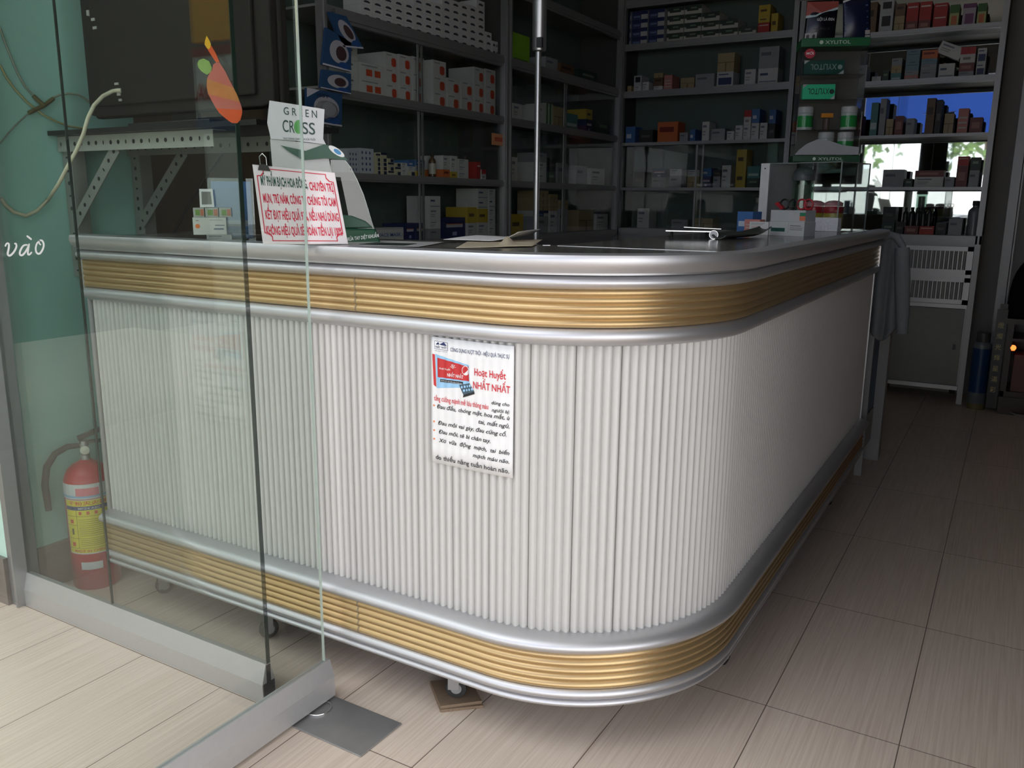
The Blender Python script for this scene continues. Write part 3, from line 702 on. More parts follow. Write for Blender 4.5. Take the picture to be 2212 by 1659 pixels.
def carton(pos, w, d, h, style, label, rz=0., group=None, name='medicine_carton', cat='box', rx=0., ry=0.):
    o = bpy.data.objects.new(name, carton_mesh(w, d, h, style)); COL.objects.link(o)
    o.location = pos; o.rotation_euler = (rx, ry, rz)
    return tag(o, label, cat, group)
COUNT = {}
def S(key, sh, u0, u1, tiers, depth=.14, n=-.06, group=None, glabel=None, vref=None):
    """a stack of cartons standing on shelf sh of a cabinet; u0..u1 its sides in the photograph, tiers: (height in px, style) from the bottom up"""
    c = CABS[key]; z = c['sh'][sh][1]+.0004
    um = (u0+u1)/2
    lo, hi = 0., 1600.
    for _ in range(40):
        mid = (lo+hi)/2
        if z_at(c, um, mid, n) > z: lo = mid
        else: hi = mid
    vb = lo
    a0, a1 = sorted((a_at(c, u0, vb-15, n), a_at(c, u1, vb-15, n)))
    k = (z_at(c, um, vb-40, n)-z_at(c, um, vb, n))/40
    a0 = max(a0+.001, c['a0']+.033); a1 = min(a1-.001, c['a1']-.033)
    w = a1-a0; depth = min(depth, c['d']-.03+n)
    made = []; COUNT.setdefault((key, sh), []).append(((a0+a1)/2, made))
    room = (c['sh'][sh-1][0]-.012 if sh else 2.76)-z
    tot = sum(h_ for h_, _ in tiers)*k
    if tot > room: k *= room/tot
    zz = z
    for t_, (hp, style) in enumerate(tiers):
        h = hp*k
        p = cp(c, (a0+a1)/2, n-depth/2, zz)
        lab, g = glabel or '', group
        ob_ = carton(tuple(p), w, depth, h-.0006, style, lab, PI/2 if c['ax'] == 'y' else 0., g)
        made.append((ob_, style, glabel is not None))
        zz += h
    return zz
# left cabinet, top shelf: the big grid of small printed cartons
for i in range(13):
    u0 = 1047-17.4*(i+1)-.28*i*i; u1 = 1047-17.4*i-.28*(i-1)*(i-1) if i else 1047
    base_v = 35+(u0-770)*.232
    nrow = max(1, min(8, int(base_v/15.5)+1))
    if i in (0,): nrow = nrow
    S('left', 1, u0, u1, [(15.6, 'print')]*nrow, .10, group='printed cartons in the big stack', glabel='small white carton with dark print in the tall stack on the left cabinet top shelf')
S('left', 1, 1048, 1062, [(15.6, 'print')]*3, .10, group='printed cartons in the big stack', glabel='small white carton with dark print in the tall stack on the left cabinet top shelf')
for (x0, x1) in ((1063, 1074), (1075, 1087)):
    S('left', 1, x0, x1, [(15.6, 'print')]*2, .10, group='printed cartons in the big stack', glabel='small white carton with dark print in the tall stack on the left cabinet top shelf')
# second shelf: orange-spotted cartons
G2 = dict(group='orange spotted cartons', glabel='white carton with an orange spot stacked on the left cabinet second shelf')
for (x0, x1, n_) in ((833, 860, 3), (863, 889, 3), (891, 917, 3), (936, 964, 3), (966, 994, 2), (996, 1022, 2), (1024, 1046, 3), (1048, 1070, 3)):
    S('left', 2, x0, x1, [(33, 'heart')]*n_, .16, **G2)
S('left', 2, 776, 830, [(34, 'heart2')]*2, .16, group='twin spotted cartons', glabel='wide white carton with two orange spots on the left cabinet second shelf')
S('left', 2, 748, 774, [(34, 'white'), (34, 'white'), (30, 'white')])
# third shelf
S('left', 3, 752, 776, [(50, 'dots')]); S('left', 3, 777, 808, [(55, 'dots')])
S('left', 3, 812, 822, [(9, 'cream')]*4+[(9, 'creamb')]); S('left', 3, 823, 836, [(9, 'cream')]*4+[(12, 'creamb')])
S('left', 3, 838, 851, [(9, 'creamb'), (9, 'cream'), (9, 'creamb'), (9, 'cream')]); S('left', 3, 853, 866, [(9, 'cream'), (9, 'creamb'), (9, 'cream')])
S('left', 3, 868, 880, [(14, 'white'), (14, 'white')]); S('left', 3, 882, 897, [(10, 'cream'), (11, 'white'), (13, 'blue')]); S('left', 3, 899, 918, [(12, 'yellow'), (12, 'grey'), (12, 'blue')])
S('left', 3, 957, 972, [(18, 'orange'), (30, 'white')]); S('left', 3, 974, 988, [(14, 'yellow'), (34, 'white')]); S('left', 3, 990, 1012, [(14, 'white'), (14, 'white'), (14, 'white')])
S('left', 3, 1030, 1038, [(38, 'red')]); S('left', 3, 1040, 1050, [(22, 'redw')])
# lowest shelf
S('left', 4, 812, 872, [(30, 'mask')], .2); S('left', 4, 876, 896, [(36, 'navy')]); S('left', 4, 898, 917, [(36, 'navy')])
S('left', 4, 928, 952, [(22, 'grey'), (18, 'white'), (26, 'white'), (26, 'whiteline')]); S('left', 4, 958, 1005, [(44, 'navy')], .16)
S('left', 4, 1010, 1030, [(30, 'white'), (34, 'yellow')]); S('left', 4, 1032, 1054, [(32, 'white'), (32, 'yellow'), (22, 'whiteline'), (24, 'whiteline')]); S('left', 4, 1056, 1082, [(24, 'white'), (22, 'white'), (24, 'white'), (26, 'whiteline'), (22, 'white')])
# corner cabinet
S('corner', 1, 1106, 1144, [(62, 'lime')], .2); S('corner', 1, 1178, 1205, [(30, 'grey')]); S('corner', 1, 1210, 1240, [(26, 'brown')]); S('corner', 1, 1250, 1290, [(24, 'dgreen')])
S('corner', 2, 1108, 1128, [(36, 'white')]); S('corner', 2, 1160, 1176, [(42, 'white')]); S('corner', 2, 1178, 1194, [(48, 'stripe')]); S('corner', 2, 1196, 1218, [(44, 'tan')]); S('corner', 2, 1222, 1248, [(34, 'teal')]); S('corner', 2, 1266, 1279, [(28, 'navy'), (22, 'yellow')]); S('corner', 2, 1290, 1316, [(30, 'dgreen')])  # the teal carton stands in for a bright mint reflection, put into its colour
S('corner', 3, 1104, 1118, [(52, 'white')]); S('corner', 3, 1160, 1180, [(18, 'white'), (26, 'white'), (20, 'grey')]); S('corner', 3, 1183, 1200, [(24, 'dgreen'), (30, 'dark')]); S('corner', 3, 1204, 1226, [(44, 'grey')]); S('corner', 3, 1244, 1268, [(40, 'grey')]); S('corner', 3, 1276, 1306, [(36, 'white')])
S('corner', 4, 1102, 1130, [(44, 'yellow')]); S('corner', 4, 1160, 1184, [(40, 'grey'), (14, 'navyw'), (16, 'tan'), (16, 'tan'), (16, 'tan')]); S('corner', 4, 1187, 1204, [(46, 'white'), (18, 'tan'), (18, 'tan')]); S('corner', 4, 1208, 1226, [(50, 'grey'), (18, 'tan')]); S('corner', 4, 1250, 1282, [(44, 'tan')]); S('corner', 4, 1288, 1314, [(34, 'white')])
# back cabinet
GB = dict(group='navy topped cartons', glabel='navy and white carton in the block at left of back cabinet top shelf')
for (x0, x1) in ((1341, 1362), (1364, 1398), (1400, 1434)): S('back', 1, x0, x1, [(25, 'navyw')]*4, .18, **GB)
GC = dict(group='dark topped cartons', glabel='white carton with dark top in the stepped pile on back cabinet top shelf')
for (x0, x1, n_) in ((1440, 1476, 4), (1477, 1514, 4), (1515, 1553, 3), (1554, 1594, 2), (1596, 1634, 1)): S('back', 1, x0, x1, [(19, 'greenw')]*n_, .18, **GC)
S('back', 1, 1637, 1662, [(24, 'red'), (14, 'yellow'), (24, 'yellow')]); S('back', 1, 1665, 1680, [(42, 'yellow')])
S('back', 2, 1345, 1364, [(14, 'tan')]); S('back', 2, 1369, 1386, [(13, 'white'), (22, 'wblack')]); S('back', 2, 1388, 1402, [(20, 'white')]); S('back', 2, 1412, 1432, [(10, 'white'), (18, 'brown'), (10, 'tan')]); S('back', 2, 1434, 1452, [(32, 'pink')]); S('back', 2, 1470, 1500, [(24, 'tan')]); S('back', 2, 1502, 1543, [(30, 'grey')])
S('back', 2, 1548, 1584, [(32, 'wnavy'), (40, 'tan')]); S('back', 2, 1608, 1632, [(34, 'white')]); S('back', 2, 1637, 1680, [(34, 'whiteline'), (46, 'grey')])
S('back', 3, 1350, 1372, [(36, 'blue')]); S('back', 3, 1380, 1410, [(28, 'dark')]); S('back', 3, 1420, 1464, [(44, 'orange')]); S('back', 3, 1468, 1486, [(20, 'grey')]); S('back', 3, 1490, 1502, [(26, 'blue')]); S('back', 3, 1516, 1532, [(42, 'white')]); S('back', 3, 1536, 1566, [(26, 'grey')]); S('back', 3, 1570, 1586, [(20, 'white')])
S('back', 3, 1588, 1604, [(32, 'white')]); S('back', 3, 1605, 1621, [(32, 'white'), (32, 'redw')]); S('back', 3, 1622, 1639, [(36, 'white'), (30, 'blue')]); S('back', 3, 1641, 1657, [(36, 'white')]); S('back', 3, 1659, 1674, [(34, 'dark'), (30, 'blue')])
S('back', 4, 1366, 1392, [(34, 'dark')]); S('back', 4, 1408, 1438, [(22, 'grey'), (18, 'navy')]); S('back', 4, 1446, 1472, [(26, 'grey'), (14, 'white')]); S('back', 4, 1484, 1510, [(24, 'tan'), (14, 'white')]); S('back', 4, 1514, 1536, [(24, 'navy'), (18, 'blue')]); S('back', 4, 1540, 1556, [(24, 'grey'), (14, 'dark')]); S('back', 4, 1558, 1578, [(48, 'white')]); S('back', 4, 1588, 1610, [(40, 'yellow'), (42, 'yellow')]); S('back', 4, 1613, 1640, [(20, 'dgreen'), (26, 'teal')])
S('back', 5, 1376, 1402, [(42, 'white')]); S('back', 5, 1450, 1486, [(20, 'grey')]); S('back', 5, 1500, 1540, [(24, 'tan')])
# mirrored cabinet
S('mirror', 1, 1823, 1855, [(26, 'tan'), (24, 'tan'), (22, 'maroon')]); S('mirror', 1, 1858, 1892, [(68, 'brown')]); S('mirror', 1, 1898, 1928, [(42, 'wblack'), (28, 'wblack')]); S('mirror', 1, 1931, 1953, [(34, 'tan'), (26, 'brown')]); S('mirror', 1, 1956, 1982, [(20, 'maroon'), (40, 'red')]); S('mirror', 1, 1984, 2010, [(20, 'maroon'), (40, 'red')]); S('mirror', 1, 2015, 2045, [(30, 'red'), (24, 'red')])
S('mirror', 1, 2050, 2071, [(48, 'flower')]); S('mirror', 1, 2078, 2107, [(48, 'purple')]); S('mirror', 1, 2110, 2130, [(46, 'flower')])
S('mirror', 2, 1821, 1840, [(36, 'white')]); S('mirror', 2, 1846, 1872, [(38, 'white')]); S('mirror', 2, 1884, 1904, [(12, 'white')]); S('mirror', 2, 1906, 1920, [(24, 'dgreen')]); S('mirror', 2, 1924, 1947, [(17, 'teal'), (16, 'tan'), (16, 'grey')]); S('mirror', 2, 1954, 1984, [(10, 'pink'), (10, 'grey'), (24, 'bluegrey'), (22, 'bluegrey')]); S('mirror', 2, 1988, 2022, [(20, 'grey'), (12, 'grey'), (12, 'bluegrey'), (18, 'orange')]); S('mirror', 2, 2027, 2062, [(31, 'whiteline')]); S('mirror', 2, 2071, 2104, [(12, 'grey'), (18, 'maroon'), (34, 'redw')]); S('mirror', 2, 2108, 2128, [(28, 'wnavy'), (32, 'wnavy')])
c = CABS['mirror']
p = cp(c, a_at(c, 2046, 118), -.10, c['sh'][2][1]+.120)
carton(tuple(p), .130, .06, .068, 'white', 'white carton tipped askew between red and grey stacks, second shelf of mirrored cabinet', ry=.42)
S('mirror', 3, 1816, 1829, [(74, 'yellow')]); S('mirror', 3, 1832, 1845, [(38, 'dgreen')]); S('mirror', 3, 1847, 1861, [(46, 'maroon')]); S('mirror', 3, 1878, 1894, [(72, 'teal')]); S('mirror', 3, 1897, 1911, [(80, 'grey')]); S('mirror', 3, 1913, 1929, [(36, 'tan')]); S('mirror', 3, 1932, 1950, [(42, 'maroon')]); S('mirror', 3, 1956, 1975, [(36, 'grey')]); S('mirror', 3, 1997, 2016, [(78, 'brown')]); S('mirror', 3, 2018, 2031, [(74, 'dark')]); S('mirror', 3, 2038, 2059, [(44, 'tan')]); S('mirror', 3, 2067, 2090, [(54, 'pink')]); S('mirror', 3, 2094, 2122, [(34, 'maroon')])
S('mirror', 4, 1906, 1952, [(38, 'grey')]); S('mirror', 4, 1954, 1972, [(18, 'dgreen')]); S('mirror', 4, 1975, 2038, [(22, 'white'), (14, 'maroon')]); S('mirror', 4, 2041, 2062, [(22, 'grey')]); S('mirror', 4, 2064, 2089, [(46, 'maroon'), (20, 'red')]); S('mirror', 4, 2092, 2114, [(36, 'grey'), (28, 'dgreen')])
S('mirror', 5, 1904, 1932, [(24, 'dgreen'), (34, 'dark')]); S('mirror', 5, 1934, 1952, [(26, 'dark')]); S('mirror', 5, 1954, 1984, [(18, 'maroon')]); S('mirror', 5, 1986, 2018, [(18, 'red')]); S('mirror', 5, 2021, 2044, [(26, 'dark')]); S('mirror', 5, 2048, 2078, [(36, 'grey')])
# labels by the place each stack really has on its shelf (counted from the end that can be seen)
for (key, sh), stacks in COUNT.items():
    side = 'right' if key in ('left', 'mirror') else 'left'
    stacks.sort(key=lambda e: e[0], reverse=(side == 'right'))
    where = '%s shelf of the %s' % (SHN[key][sh], CABS[key]['name'])
    for i, (_, made) in enumerate(stacks):
        for t_, (ob_, style, fixed) in enumerate(made):
            if fixed: continue
            if len(made) == 1: ob_['label'] = '%s carton standing %s from the %s on the %s' % (ST[style][1], ORD[i], side, where)
            else: ob_['label'] = '%s carton, %s of %s stack from %s, %s' % (ST[style][1], 'topmost' if t_ == len(made)-1 else TIER[t_], ORD[i], side, where)
# a pack of five dark bottles standing on the red cartons of the lowest mirrored shelf
def bottle(pos, r, h, col, label, group=None, cap=(20, 20, 22), cat='bottle', labelcol=None):
    t = thing('bottle', label, cat, pos, 0, group)
    b = MB(); b.lathe([(0, 0), (r, 0), (r, h*.66), (r*.9, h*.73), (r*.42, h*.82), (r*.42, h*.88)], 14, 0, pos); 
    if labelcol: b.lathe([(r*1.015, h*.14), (r*1.015, h*.58)], 14, 1, pos)
    b.build('body', [cmat(col, .25)]+([cmat(labelcol)] if labelcol else []), t, smooth=40)
    b = MB(); b.lathe([(r*.46, h*.86), (r*.5, h*.87), (r*.5, h*.99), (r*.4, h), (0, h)], 12, 0, pos); b.build('cap', cmat(cap, .4), t, smooth=40)
    return t
zred = CABS['mirror']['sh'][5][1]+.0415
for i, u in enumerate((1956, 1969, 1982, 1995, 2008)):
    a = a_at(c, u, 450); p = cp(c, a, -.10, zred)
    bottle(tuple(p), .0155, .118, (52, 52, 52), 'dark ribbed bottle in the row of five on red cartons, mirrored cabinet lowest shelf', 'row of five dark bottles', (36, 36, 36))
p = cp(c, a_at(c, 2104, 470), -.10, c['sh'][5][1]+.0004); bottle(tuple(p), .036, .20, (120, 124, 128), 'tall grey bottle at the right end of the mirrored cabinet lowest shelf', None, (60, 60, 62))
cl = CABS['left']
for u, nm in ((948, 'brown dropper bottle nearest the middle bar on the left cabinet third shelf'), (1018, 'brown bottle beside the red cartons on the left cabinet third shelf')):
    p = cp(cl, a_at(cl, u, 360), -.09, cl['sh'][3][1]+.0004); bottle(tuple(p), .018, .115, (92, 66, 44), nm, None, (60, 50, 40), labelcol=(196, 190, 176))
cbk = CABS['back']
p = cp(cbk, a_at(cbk, 1632, 480), -.09, cbk['sh'][5][1]+.0004); bottle(tuple(p), .034, .21, (150, 154, 150), 'large pale bottle on the lowest shelf of the back cabinet behind the display case', None, (190, 190, 186))
p = cp(cl, a_at(cl, 1077, 300, .004), -.0185, 0)
b = MB(); q0 = onx(1062, 287, -2.46-.0185); q1 = onx(1091, 316, -2.46-.0185)
b.box((-2.4785, q0.y, q1.z), (-2.4775, q1.y, q0.z), 0); b.box((-2.4775, q0.y+.03, (q0.z+q1.z)/2-.01), (-2.4772, q1.y-.02, (q0.z+q1.z)/2+.012), 1)
tag(b.build('paper_note', [cmat((214, 150, 104)), cmat((190, 90, 60))], origin=(-2.478, (q0.y+q1.y)/2, q1.z)), 'orange paper note stuck on the right glass door of the left cabinet', 'note')

# ================================================================== THINGS ON THE COUNTER
def vplane(p, r):
    """vertical plane through p with horizontal direction r; returns a function pixel -> point"""
    p, r = Vector(p), Vector((r[0], r[1], 0)).normalized(); n = Vector((r.y, -r.x, 0))
    def at(u, v):
        d = ray(u, v); return EYE + d*((p-EYE).dot(n)/d.dot(n))
    at.r = r; at.n = n; at.p = p
    return at
def upright(at, u0, u1, v0, vb, z, depth, style, label, group=None):
    """carton standing at height z whose front face lies in the plane `at` between columns u0 and u1, top at row v0"""
    a, b_ = at(u0, vb), at(u1, vb); w = (b_-a).dot(at.r); mid = (a+b_)/2
    h = at((u0+u1)/2, v0).z-z
    c = Vector((mid.x, mid.y, z)) - at.n*(depth/2)
    return carton(tuple(c), w, depth, h, style, label, math.atan2(at.r.y, at.r.x), group), c, w, h
ZC = ZT+.0004
# ---- red lettered sign board leaning on the counter edge
p0, p1 = onz(568, 527, 1.078), onz(752, 527, 1.078)
r_ = (p1-p0).normalized(); nh = Vector((r_.y, -r_.x, 0)).normalized(); nn_ = (nh*math.cos(.30)+Vector((0, 0, 1))*math.sin(.30)).normalized()
def on_sign(u, v):
    d = ray(u, v); return EYE + d*((p0-EYE).dot(nn_)/d.dot(nn_))
cs = [p0, p1, on_sign(723, 373), on_sign(545, 355)]
def sgn(x, y, lift=0.):
    return (cs[0]*(1-x)+cs[1]*x)*(1-y)+(cs[3]*(1-x)+cs[2]*x)*y + nn_*lift
t = thing('notice_board', 'white plastic notice board with red Vietnamese lettering leaning at the counter edge', 'sign', tuple((p0+p1)/2))
b = MB(); b.prism(cs, nn_*-.003, nn_*0); b.build('board', cmat((216, 208, 208), .4), t, bevel=.0006)
b = MB()
def frame(i, w, c):
    o_ = [(i, i+c), (i+c*.5, i+c*.9), (i+c*.8, i+c*.5), (i+c*.8, i)]
    P = [(x, y) for x, y in o_]
    P += [(1-x, y) for x, y in reversed(o_)]; P += [(1-x, 1-y) for x, y in o_]; P += [(x, 1-y) for x, y in reversed(o_)]
    return P
P = frame(.035, 0, .10); Q = frame(.047, 0, .10)
for k in range(len(P)):
    k2 = (k+1) % len(P); b.quad(sgn(*P[k], .0004), sgn(*P[k2], .0004), sgn(*Q[k2], .0004), sgn(*Q[k], .0004), 0)
b.build('border', cmat((190, 40, 60)), t)
b = MB()
def st(s, x0, x1, y, h, mi): b.geo(text(s, 1., 1., bold=.028), lambda a, c: sgn(x0+(x1-x0)*a, y+h*c, .0006), mi)
st('MỸ PHẨM BẠCH HOA ĐÔNG,', .075, .635, .745, .125, 1); st('CHUYÊN TRỊ', .655, .945, .725, .115, 0)
st('MỤN, TRỊ NÁM, CÔNG TY CHÚNG TÔI CAM', .075, .945, .525, .115, 0)
st('KẾT ĐẠT HIỆU QUẢ 97%, NẾU NHƯ DÙNG', .075, .945, .315, .115, 0)
st('KHÔNG HIỆU QUẢ SẼ HOÀN TIỀN LẠI 100%', .060, .955, .115, .115, 0)
b.build('lettering', [cmat((196, 24, 58)), cmat((24, 72, 58))], t)
t = thing('binder_clip', 'black binder clip gripping the top left corner of the notice board', 'clip', tuple(sgn(.12, .97)))
b = MB(); q = [sgn(.06, .93, .002), sgn(.21, .93, .002), sgn(.19, 1.0, .008), sgn(.09, 1.0, .008)]; q2 = [sgn(.06, .93, -.005), sgn(.21, .93, -.005), sgn(.19, 1.0, -.011), sgn(.09, 1.0, -.011)]
b.add(q+q2, [(0, 1, 2, 3), (7, 6, 5, 4), (3, 2, 6, 7), (0, 3, 7, 4), (1, 5, 6, 2)]); b.build('jaw', BLACK_PL, t)
b = MB(); b.tube([sgn(.10, .99, .008), sgn(.10, 1.10, .004), sgn(.14, 1.15, .002), sgn(.18, 1.10, .004), sgn(.18, .99, .008)], .0012, 6); b.build('lever', CHROME, t, smooth=60)
# ---- sanitiser display stand with a curved header card
hd = onz(758, 524, ZT); at = vplane(hd, (.77, .64)); G_ = at.n
t = thing('sanitiser_stand', 'acrylic hand sanitiser stand with white header card and dark green base, behind the notice board', 'display stand', tuple(hd))
GREEN_D = cmat((28, 74, 52), .35)
def flat(pts, thick=.002, off=0.): return ([at(u, v)+G_*off for u, v in pts], G_*-thick)
b = MB(); P, d = flat([(582, 217), (640, 226), (701, 236), (698, 300), (704, 312), (640, 304), (585, 300), (577, 265)]); b.prism(P, (0, 0, 0), d); b.build('header_card', cmat((200, 200, 202)), t)
b = MB()
def ht(s, u0, v0, u1, v1, hpx, mi):
    a = at(u0, v0)+G_*.0008; e = at(u1, v1)+G_*.0008; w = (e-a).length; up_ = Vector((0, 0, 1)); h = hpx/FPX*(a-EYE).length
    b.geo(text(s, h, w, bold=.006, res=4), plane_fn(a, (e-a).normalized(), up_), mi)
ht('G R E E N', 613, 247, 685, 255, 15, 0)
ht('CR', 611, 284, 637, 287, 24, 0); ht('SS', 653, 289, 681, 291, 24, 0)
b.add([at(645+10*math.cos(k*PI/10), 274+15*math.sin(k*PI/10))+G_*.0008 for k in range(20)], [tuple(range(20))], 1)
ht('TẠO DÁNG CHO MỌI LỨA TUỔI', 611, 301, 681, 304, 4, 0)
b.build('header_print', [cmat((24, 58, 48)), cmat((76, 150, 70))], t)
b = MB(); P, d = flat([(583, 300), (704, 312), (716, 372), (700, 520), (600, 520), (588, 362)], .002, -.004); b.prism(P, (0, 0, 0), d); b.build('back_panel', cmat((190, 190, 188)), t)
b = MB(); P, d = flat([(606, 314), (660, 326), (700, 312), (722, 318), (752, 346), (700, 342), (655, 346), (628, 330)], .0015, .002); b.prism(P, (0, 0, 0), d); b.build('green_flap', GREEN_D, t)
b = MB(); P = [at(727+17*math.cos(k*PI/10)+2*math.sin(k*PI/10), 327+(9*math.sin(k*PI/10)+9*math.cos(k*PI/10)))+G_*.003 for k in range(20)]; b.prism(P, (0, 0, 0), G_*-.001)
P = [at(729+8*math.cos(k*PI/10), 328+(5*math.sin(k*PI/10)+4*math.cos(k*PI/10)))+G_*.0035 for k in range(20)]; b.add(P, [tuple(range(20))], 1); b.build('oval_badge', [WHITE, cmat((70, 140, 190))], t)
edge = [(745, 346), (758, 362), (772, 390), (785, 420), (795, 452), (803, 480), (808, 494)]
b = MB(); P, d = flat([(714, 345)]+edge+[(715, 494)], .002, -.001); b.prism(P, (0, 0, 0), d); b.build('clear_panel', ACRYL, t)
b = MB(); b.tube([at(u, v)+G_*.0005 for u, v in edge], .0011, 6); b.build('panel_edge', mat('bright_acrylic_edge', (.7, .75, .72), .15, .2), t, smooth=60)
b = MB(); dn = Vector((0, 0, 1))
bl, br_ = at(650, 524), at(822, 522); zz0, zz1 = ZC, at(800, 492).z
b.add([Vector((bl.x, bl.y, zz0))+G_*.04, Vector((br_.x, br_.y, zz0))+G_*.03, Vector((br_.x, br_.y, zz0))-G_*.05, Vector((bl.x, bl.y, zz0))-G_*.05,
       Vector((bl.x, bl.y, zz1))+G_*.025, Vector((br_.x, br_.y, zz1-.003))+G_*.012-at.r*.012, Vector((br_.x, br_.y, zz1))-G_*.045-at.r*.012, Vector((bl.x, bl.y, zz1))-G_*.045],
      [(0, 3, 2, 1), (4, 5, 6, 7), (0, 1, 5, 4), (1, 2, 6, 5), (2, 3, 7, 6), (3, 0, 4, 7)])
b.build('base', GREEN_D, t, bevel=.004)
b = MB(); P, d = flat([(718, 462), (760, 466), (790, 478), (806, 492), (718, 494)], .03, .012); b.prism(P, (0, 0, 0), d); b.build('inner_tray', GREEN_D, t, bevel=.003)
b = MB(); f0 = Vector((bl.x, bl.y, 0))+G_*.0345; 
a = at(752, 520)+G_*.038; e = at(818, 512)+G_*.030
b.geo(text('RỬA TAY DIỆT KHUẨN', .0085, (e-a).length, bold=.006), lambda x, y: a+(e-a).normalized()*x+Vector((0, 0, 1))*(y+.001)-G_*(y*.55)+G_*.0006, 0)
b.build('base_lettering', WHITE, t)
# ---- cartons at the left end of the counter
hp = onz(475, 522, ZT); at = vplane(hp, (.68, .73))
_, c0, w0, h0 = upright(at, 447, 501, 507, 522, ZC, .07, 'white', 'flat white carton lying lowest in the small pile at the left end of the counter')
z1 = ZC+h0+.0004
at2 = vplane(hp+at.n*.012, (.68, .73))
_, c1, w1, h1 = upright(at2, 418, 490, 470, 506, z1, .072, 'label', 'white carton with an orange dot in the small pile at the left counter end')
z2 = z1+h1+.0006
at3 = vplane(hp-at.n*.012, (.68, .73))
for (u0, u1, nm) in ((418, 442, 'picture-printed small carton, left one of three on the pile at the left counter end'), (444, 472, 'picture-printed small carton, middle one of three on the pile at the left counter end'), (474, 500, 'picture-printed small carton, right one of three on the pile at the left counter end')):
    upright(at3, u0, u1, 449, 470, z2, .045, 'pictured', nm)
z3 = at3(440, 449).z+.001
b = MB(); q = [at3(430, 408), at3(459, 408), at3(463, 447), at3(432, 448)]; dz = z3-q[3].z
q = [p+Vector((0, 0, dz)) for p in q]; b.prism(q, (0, 0, 0), at.n*-.0025)
qq = [q[0]*.85+q[2]*.15, q[1]*.85+q[3]*.15, q[2]*.85+q[0]*.15, q[3]*.85+q[1]*.15]; b.add([p+at.n*.0006 for p in qq], [(0, 1, 2, 3)], 1)
tag(b.build('price_card', [WHITE, cmat((120, 122, 118))], origin=tuple(q[3])), 'small white card with a grey picture standing on top of the counter carton pile', 'card')
at4 = vplane(hp-at.n*.075, (.68, .73))
t = thing('brochure_holder', 'clear acrylic brochure holder with blue leaflets behind the small carton pile', 'holder', tuple(hp-at.n*.075))
a, e = at4(455, 500), at4(552, 500); zt_ = at4(500, 290).z; ztm = at4(500, 385).z
b = MB(); Z = Vector((0, 0, 1)); A = Vector((a.x, a.y, ZC)); E_ = Vector((e.x, e.y, ZC))
b.prism([A, E_, E_+Z*(ztm-ZC), A+Z*(ztm-ZC)], (0, 0, 0), at.n*.002); b.prism([A, E_, E_+Z*.002, A+Z*.002], (0, 0, 0), at.n*-.06)
b.prism([A, A+at.n*-.06, A+at.n*-.06+Z*(ztm-ZC), A+Z*(ztm-ZC)], (0, 0, 0), at.r*.002); b.prism([E_, E_+at.n*-.06, E_+at.n*-.06+Z*(ztm-ZC), E_+Z*(ztm-ZC)], (0, 0, 0), at.r*-.002)
b.build('acrylic_box', ACRYL, t)
b = MB(); B0 = A+at.n*-.03+at.r*.006+Z*.003; wL = (E_-A).length-.012
b.prism([B0, B0+at.r*wL, B0+at.r*wL+Z*(ztm-ZC-.01), B0+Z*(ztm-ZC-.01)], (0, 0, 0), at.n*-.008, 0); b.quad(*[p+at.n*.0006 for p in (B0+at.r*wL*.25+Z*.03, B0+at.r*wL*.9+Z*.03, B0+at.r*wL*.9+Z*.045, B0+at.r*wL*.25+Z*.045)], 1)
b.build('leaflets', [cmat((60, 110, 165)), cmat((150, 160, 180))], t)
# ---- papers on the counter
def sheet(name, corners, label, m, wav, seed, z=ZC+.0012, curl=None, prints=None):
    rr = random.Random(seed); ph = [rr.random()*6 for _ in range(4)]
    C_ = [onz(u, v, ZT) for u, v in corners]
    def f(x, y):
        p = (C_[0]*(1-x)+C_[1]*x)*(1-y)+(C_[3]*(1-x)+C_[2]*x)*y
        h = wav*(1+.5*math.sin(5*x+ph[0])+.5*math.sin(4*y+ph[1]))
        if curl: h += curl(x, y)
        return Vector((p.x, p.y, z+h))
    b = MB(); b.grid(f, 24, 12)
    if prints:
        for (x0, y0, x1, y1, k) in prints:
            b.grid(lambda u, v: f(x0+(x1-x0)*u, y0+(y1-y0)*v)+Vector((0, 0, .0008)), 10, 6, k)
    ob = b.build(name, m, smooth=60, origin=tuple(f(.5, .5)))
    md = ob.modifiers.new('thick', 'SOLIDIFY'); md.thickness = .0006; md.offset = -1
    return tag(ob, label, 'paper')
GREYP = cmat((176, 176, 176)); NEWS = cmat((196, 184, 160)); DKG = cmat((38, 50, 46))
sheet('magazine', [(705, 530), (905, 535), (960, 525), (800, 521)], 'grey and dark green magazine lying open on the counter right of the notice board', [GREYP, DKG], .001, 3, prints=[(.30, .12, .80, .55, 1)])
sheet('newspaper', [(985, 537), (1150, 534), (1172, 521), (1015, 522)], 'creased cream newspaper lying on the counter left of the chrome pole', NEWS, .0015, 5, z=ZC+.0012, curl=lambda x, y: .020*math.exp(-((x-.62)**2+(y-.25)**2)/.006))
sheet('paper_sheet', [(958, 524), (1120, 527), (1168, 519), (1030, 514)], 'white paper sheet with a curled right corner lying over the newspaper on the counter', WHITE, .0012, 8, z=ZC+.006, curl=lambda x, y: .022*max(0, x-.6)**2/.16)
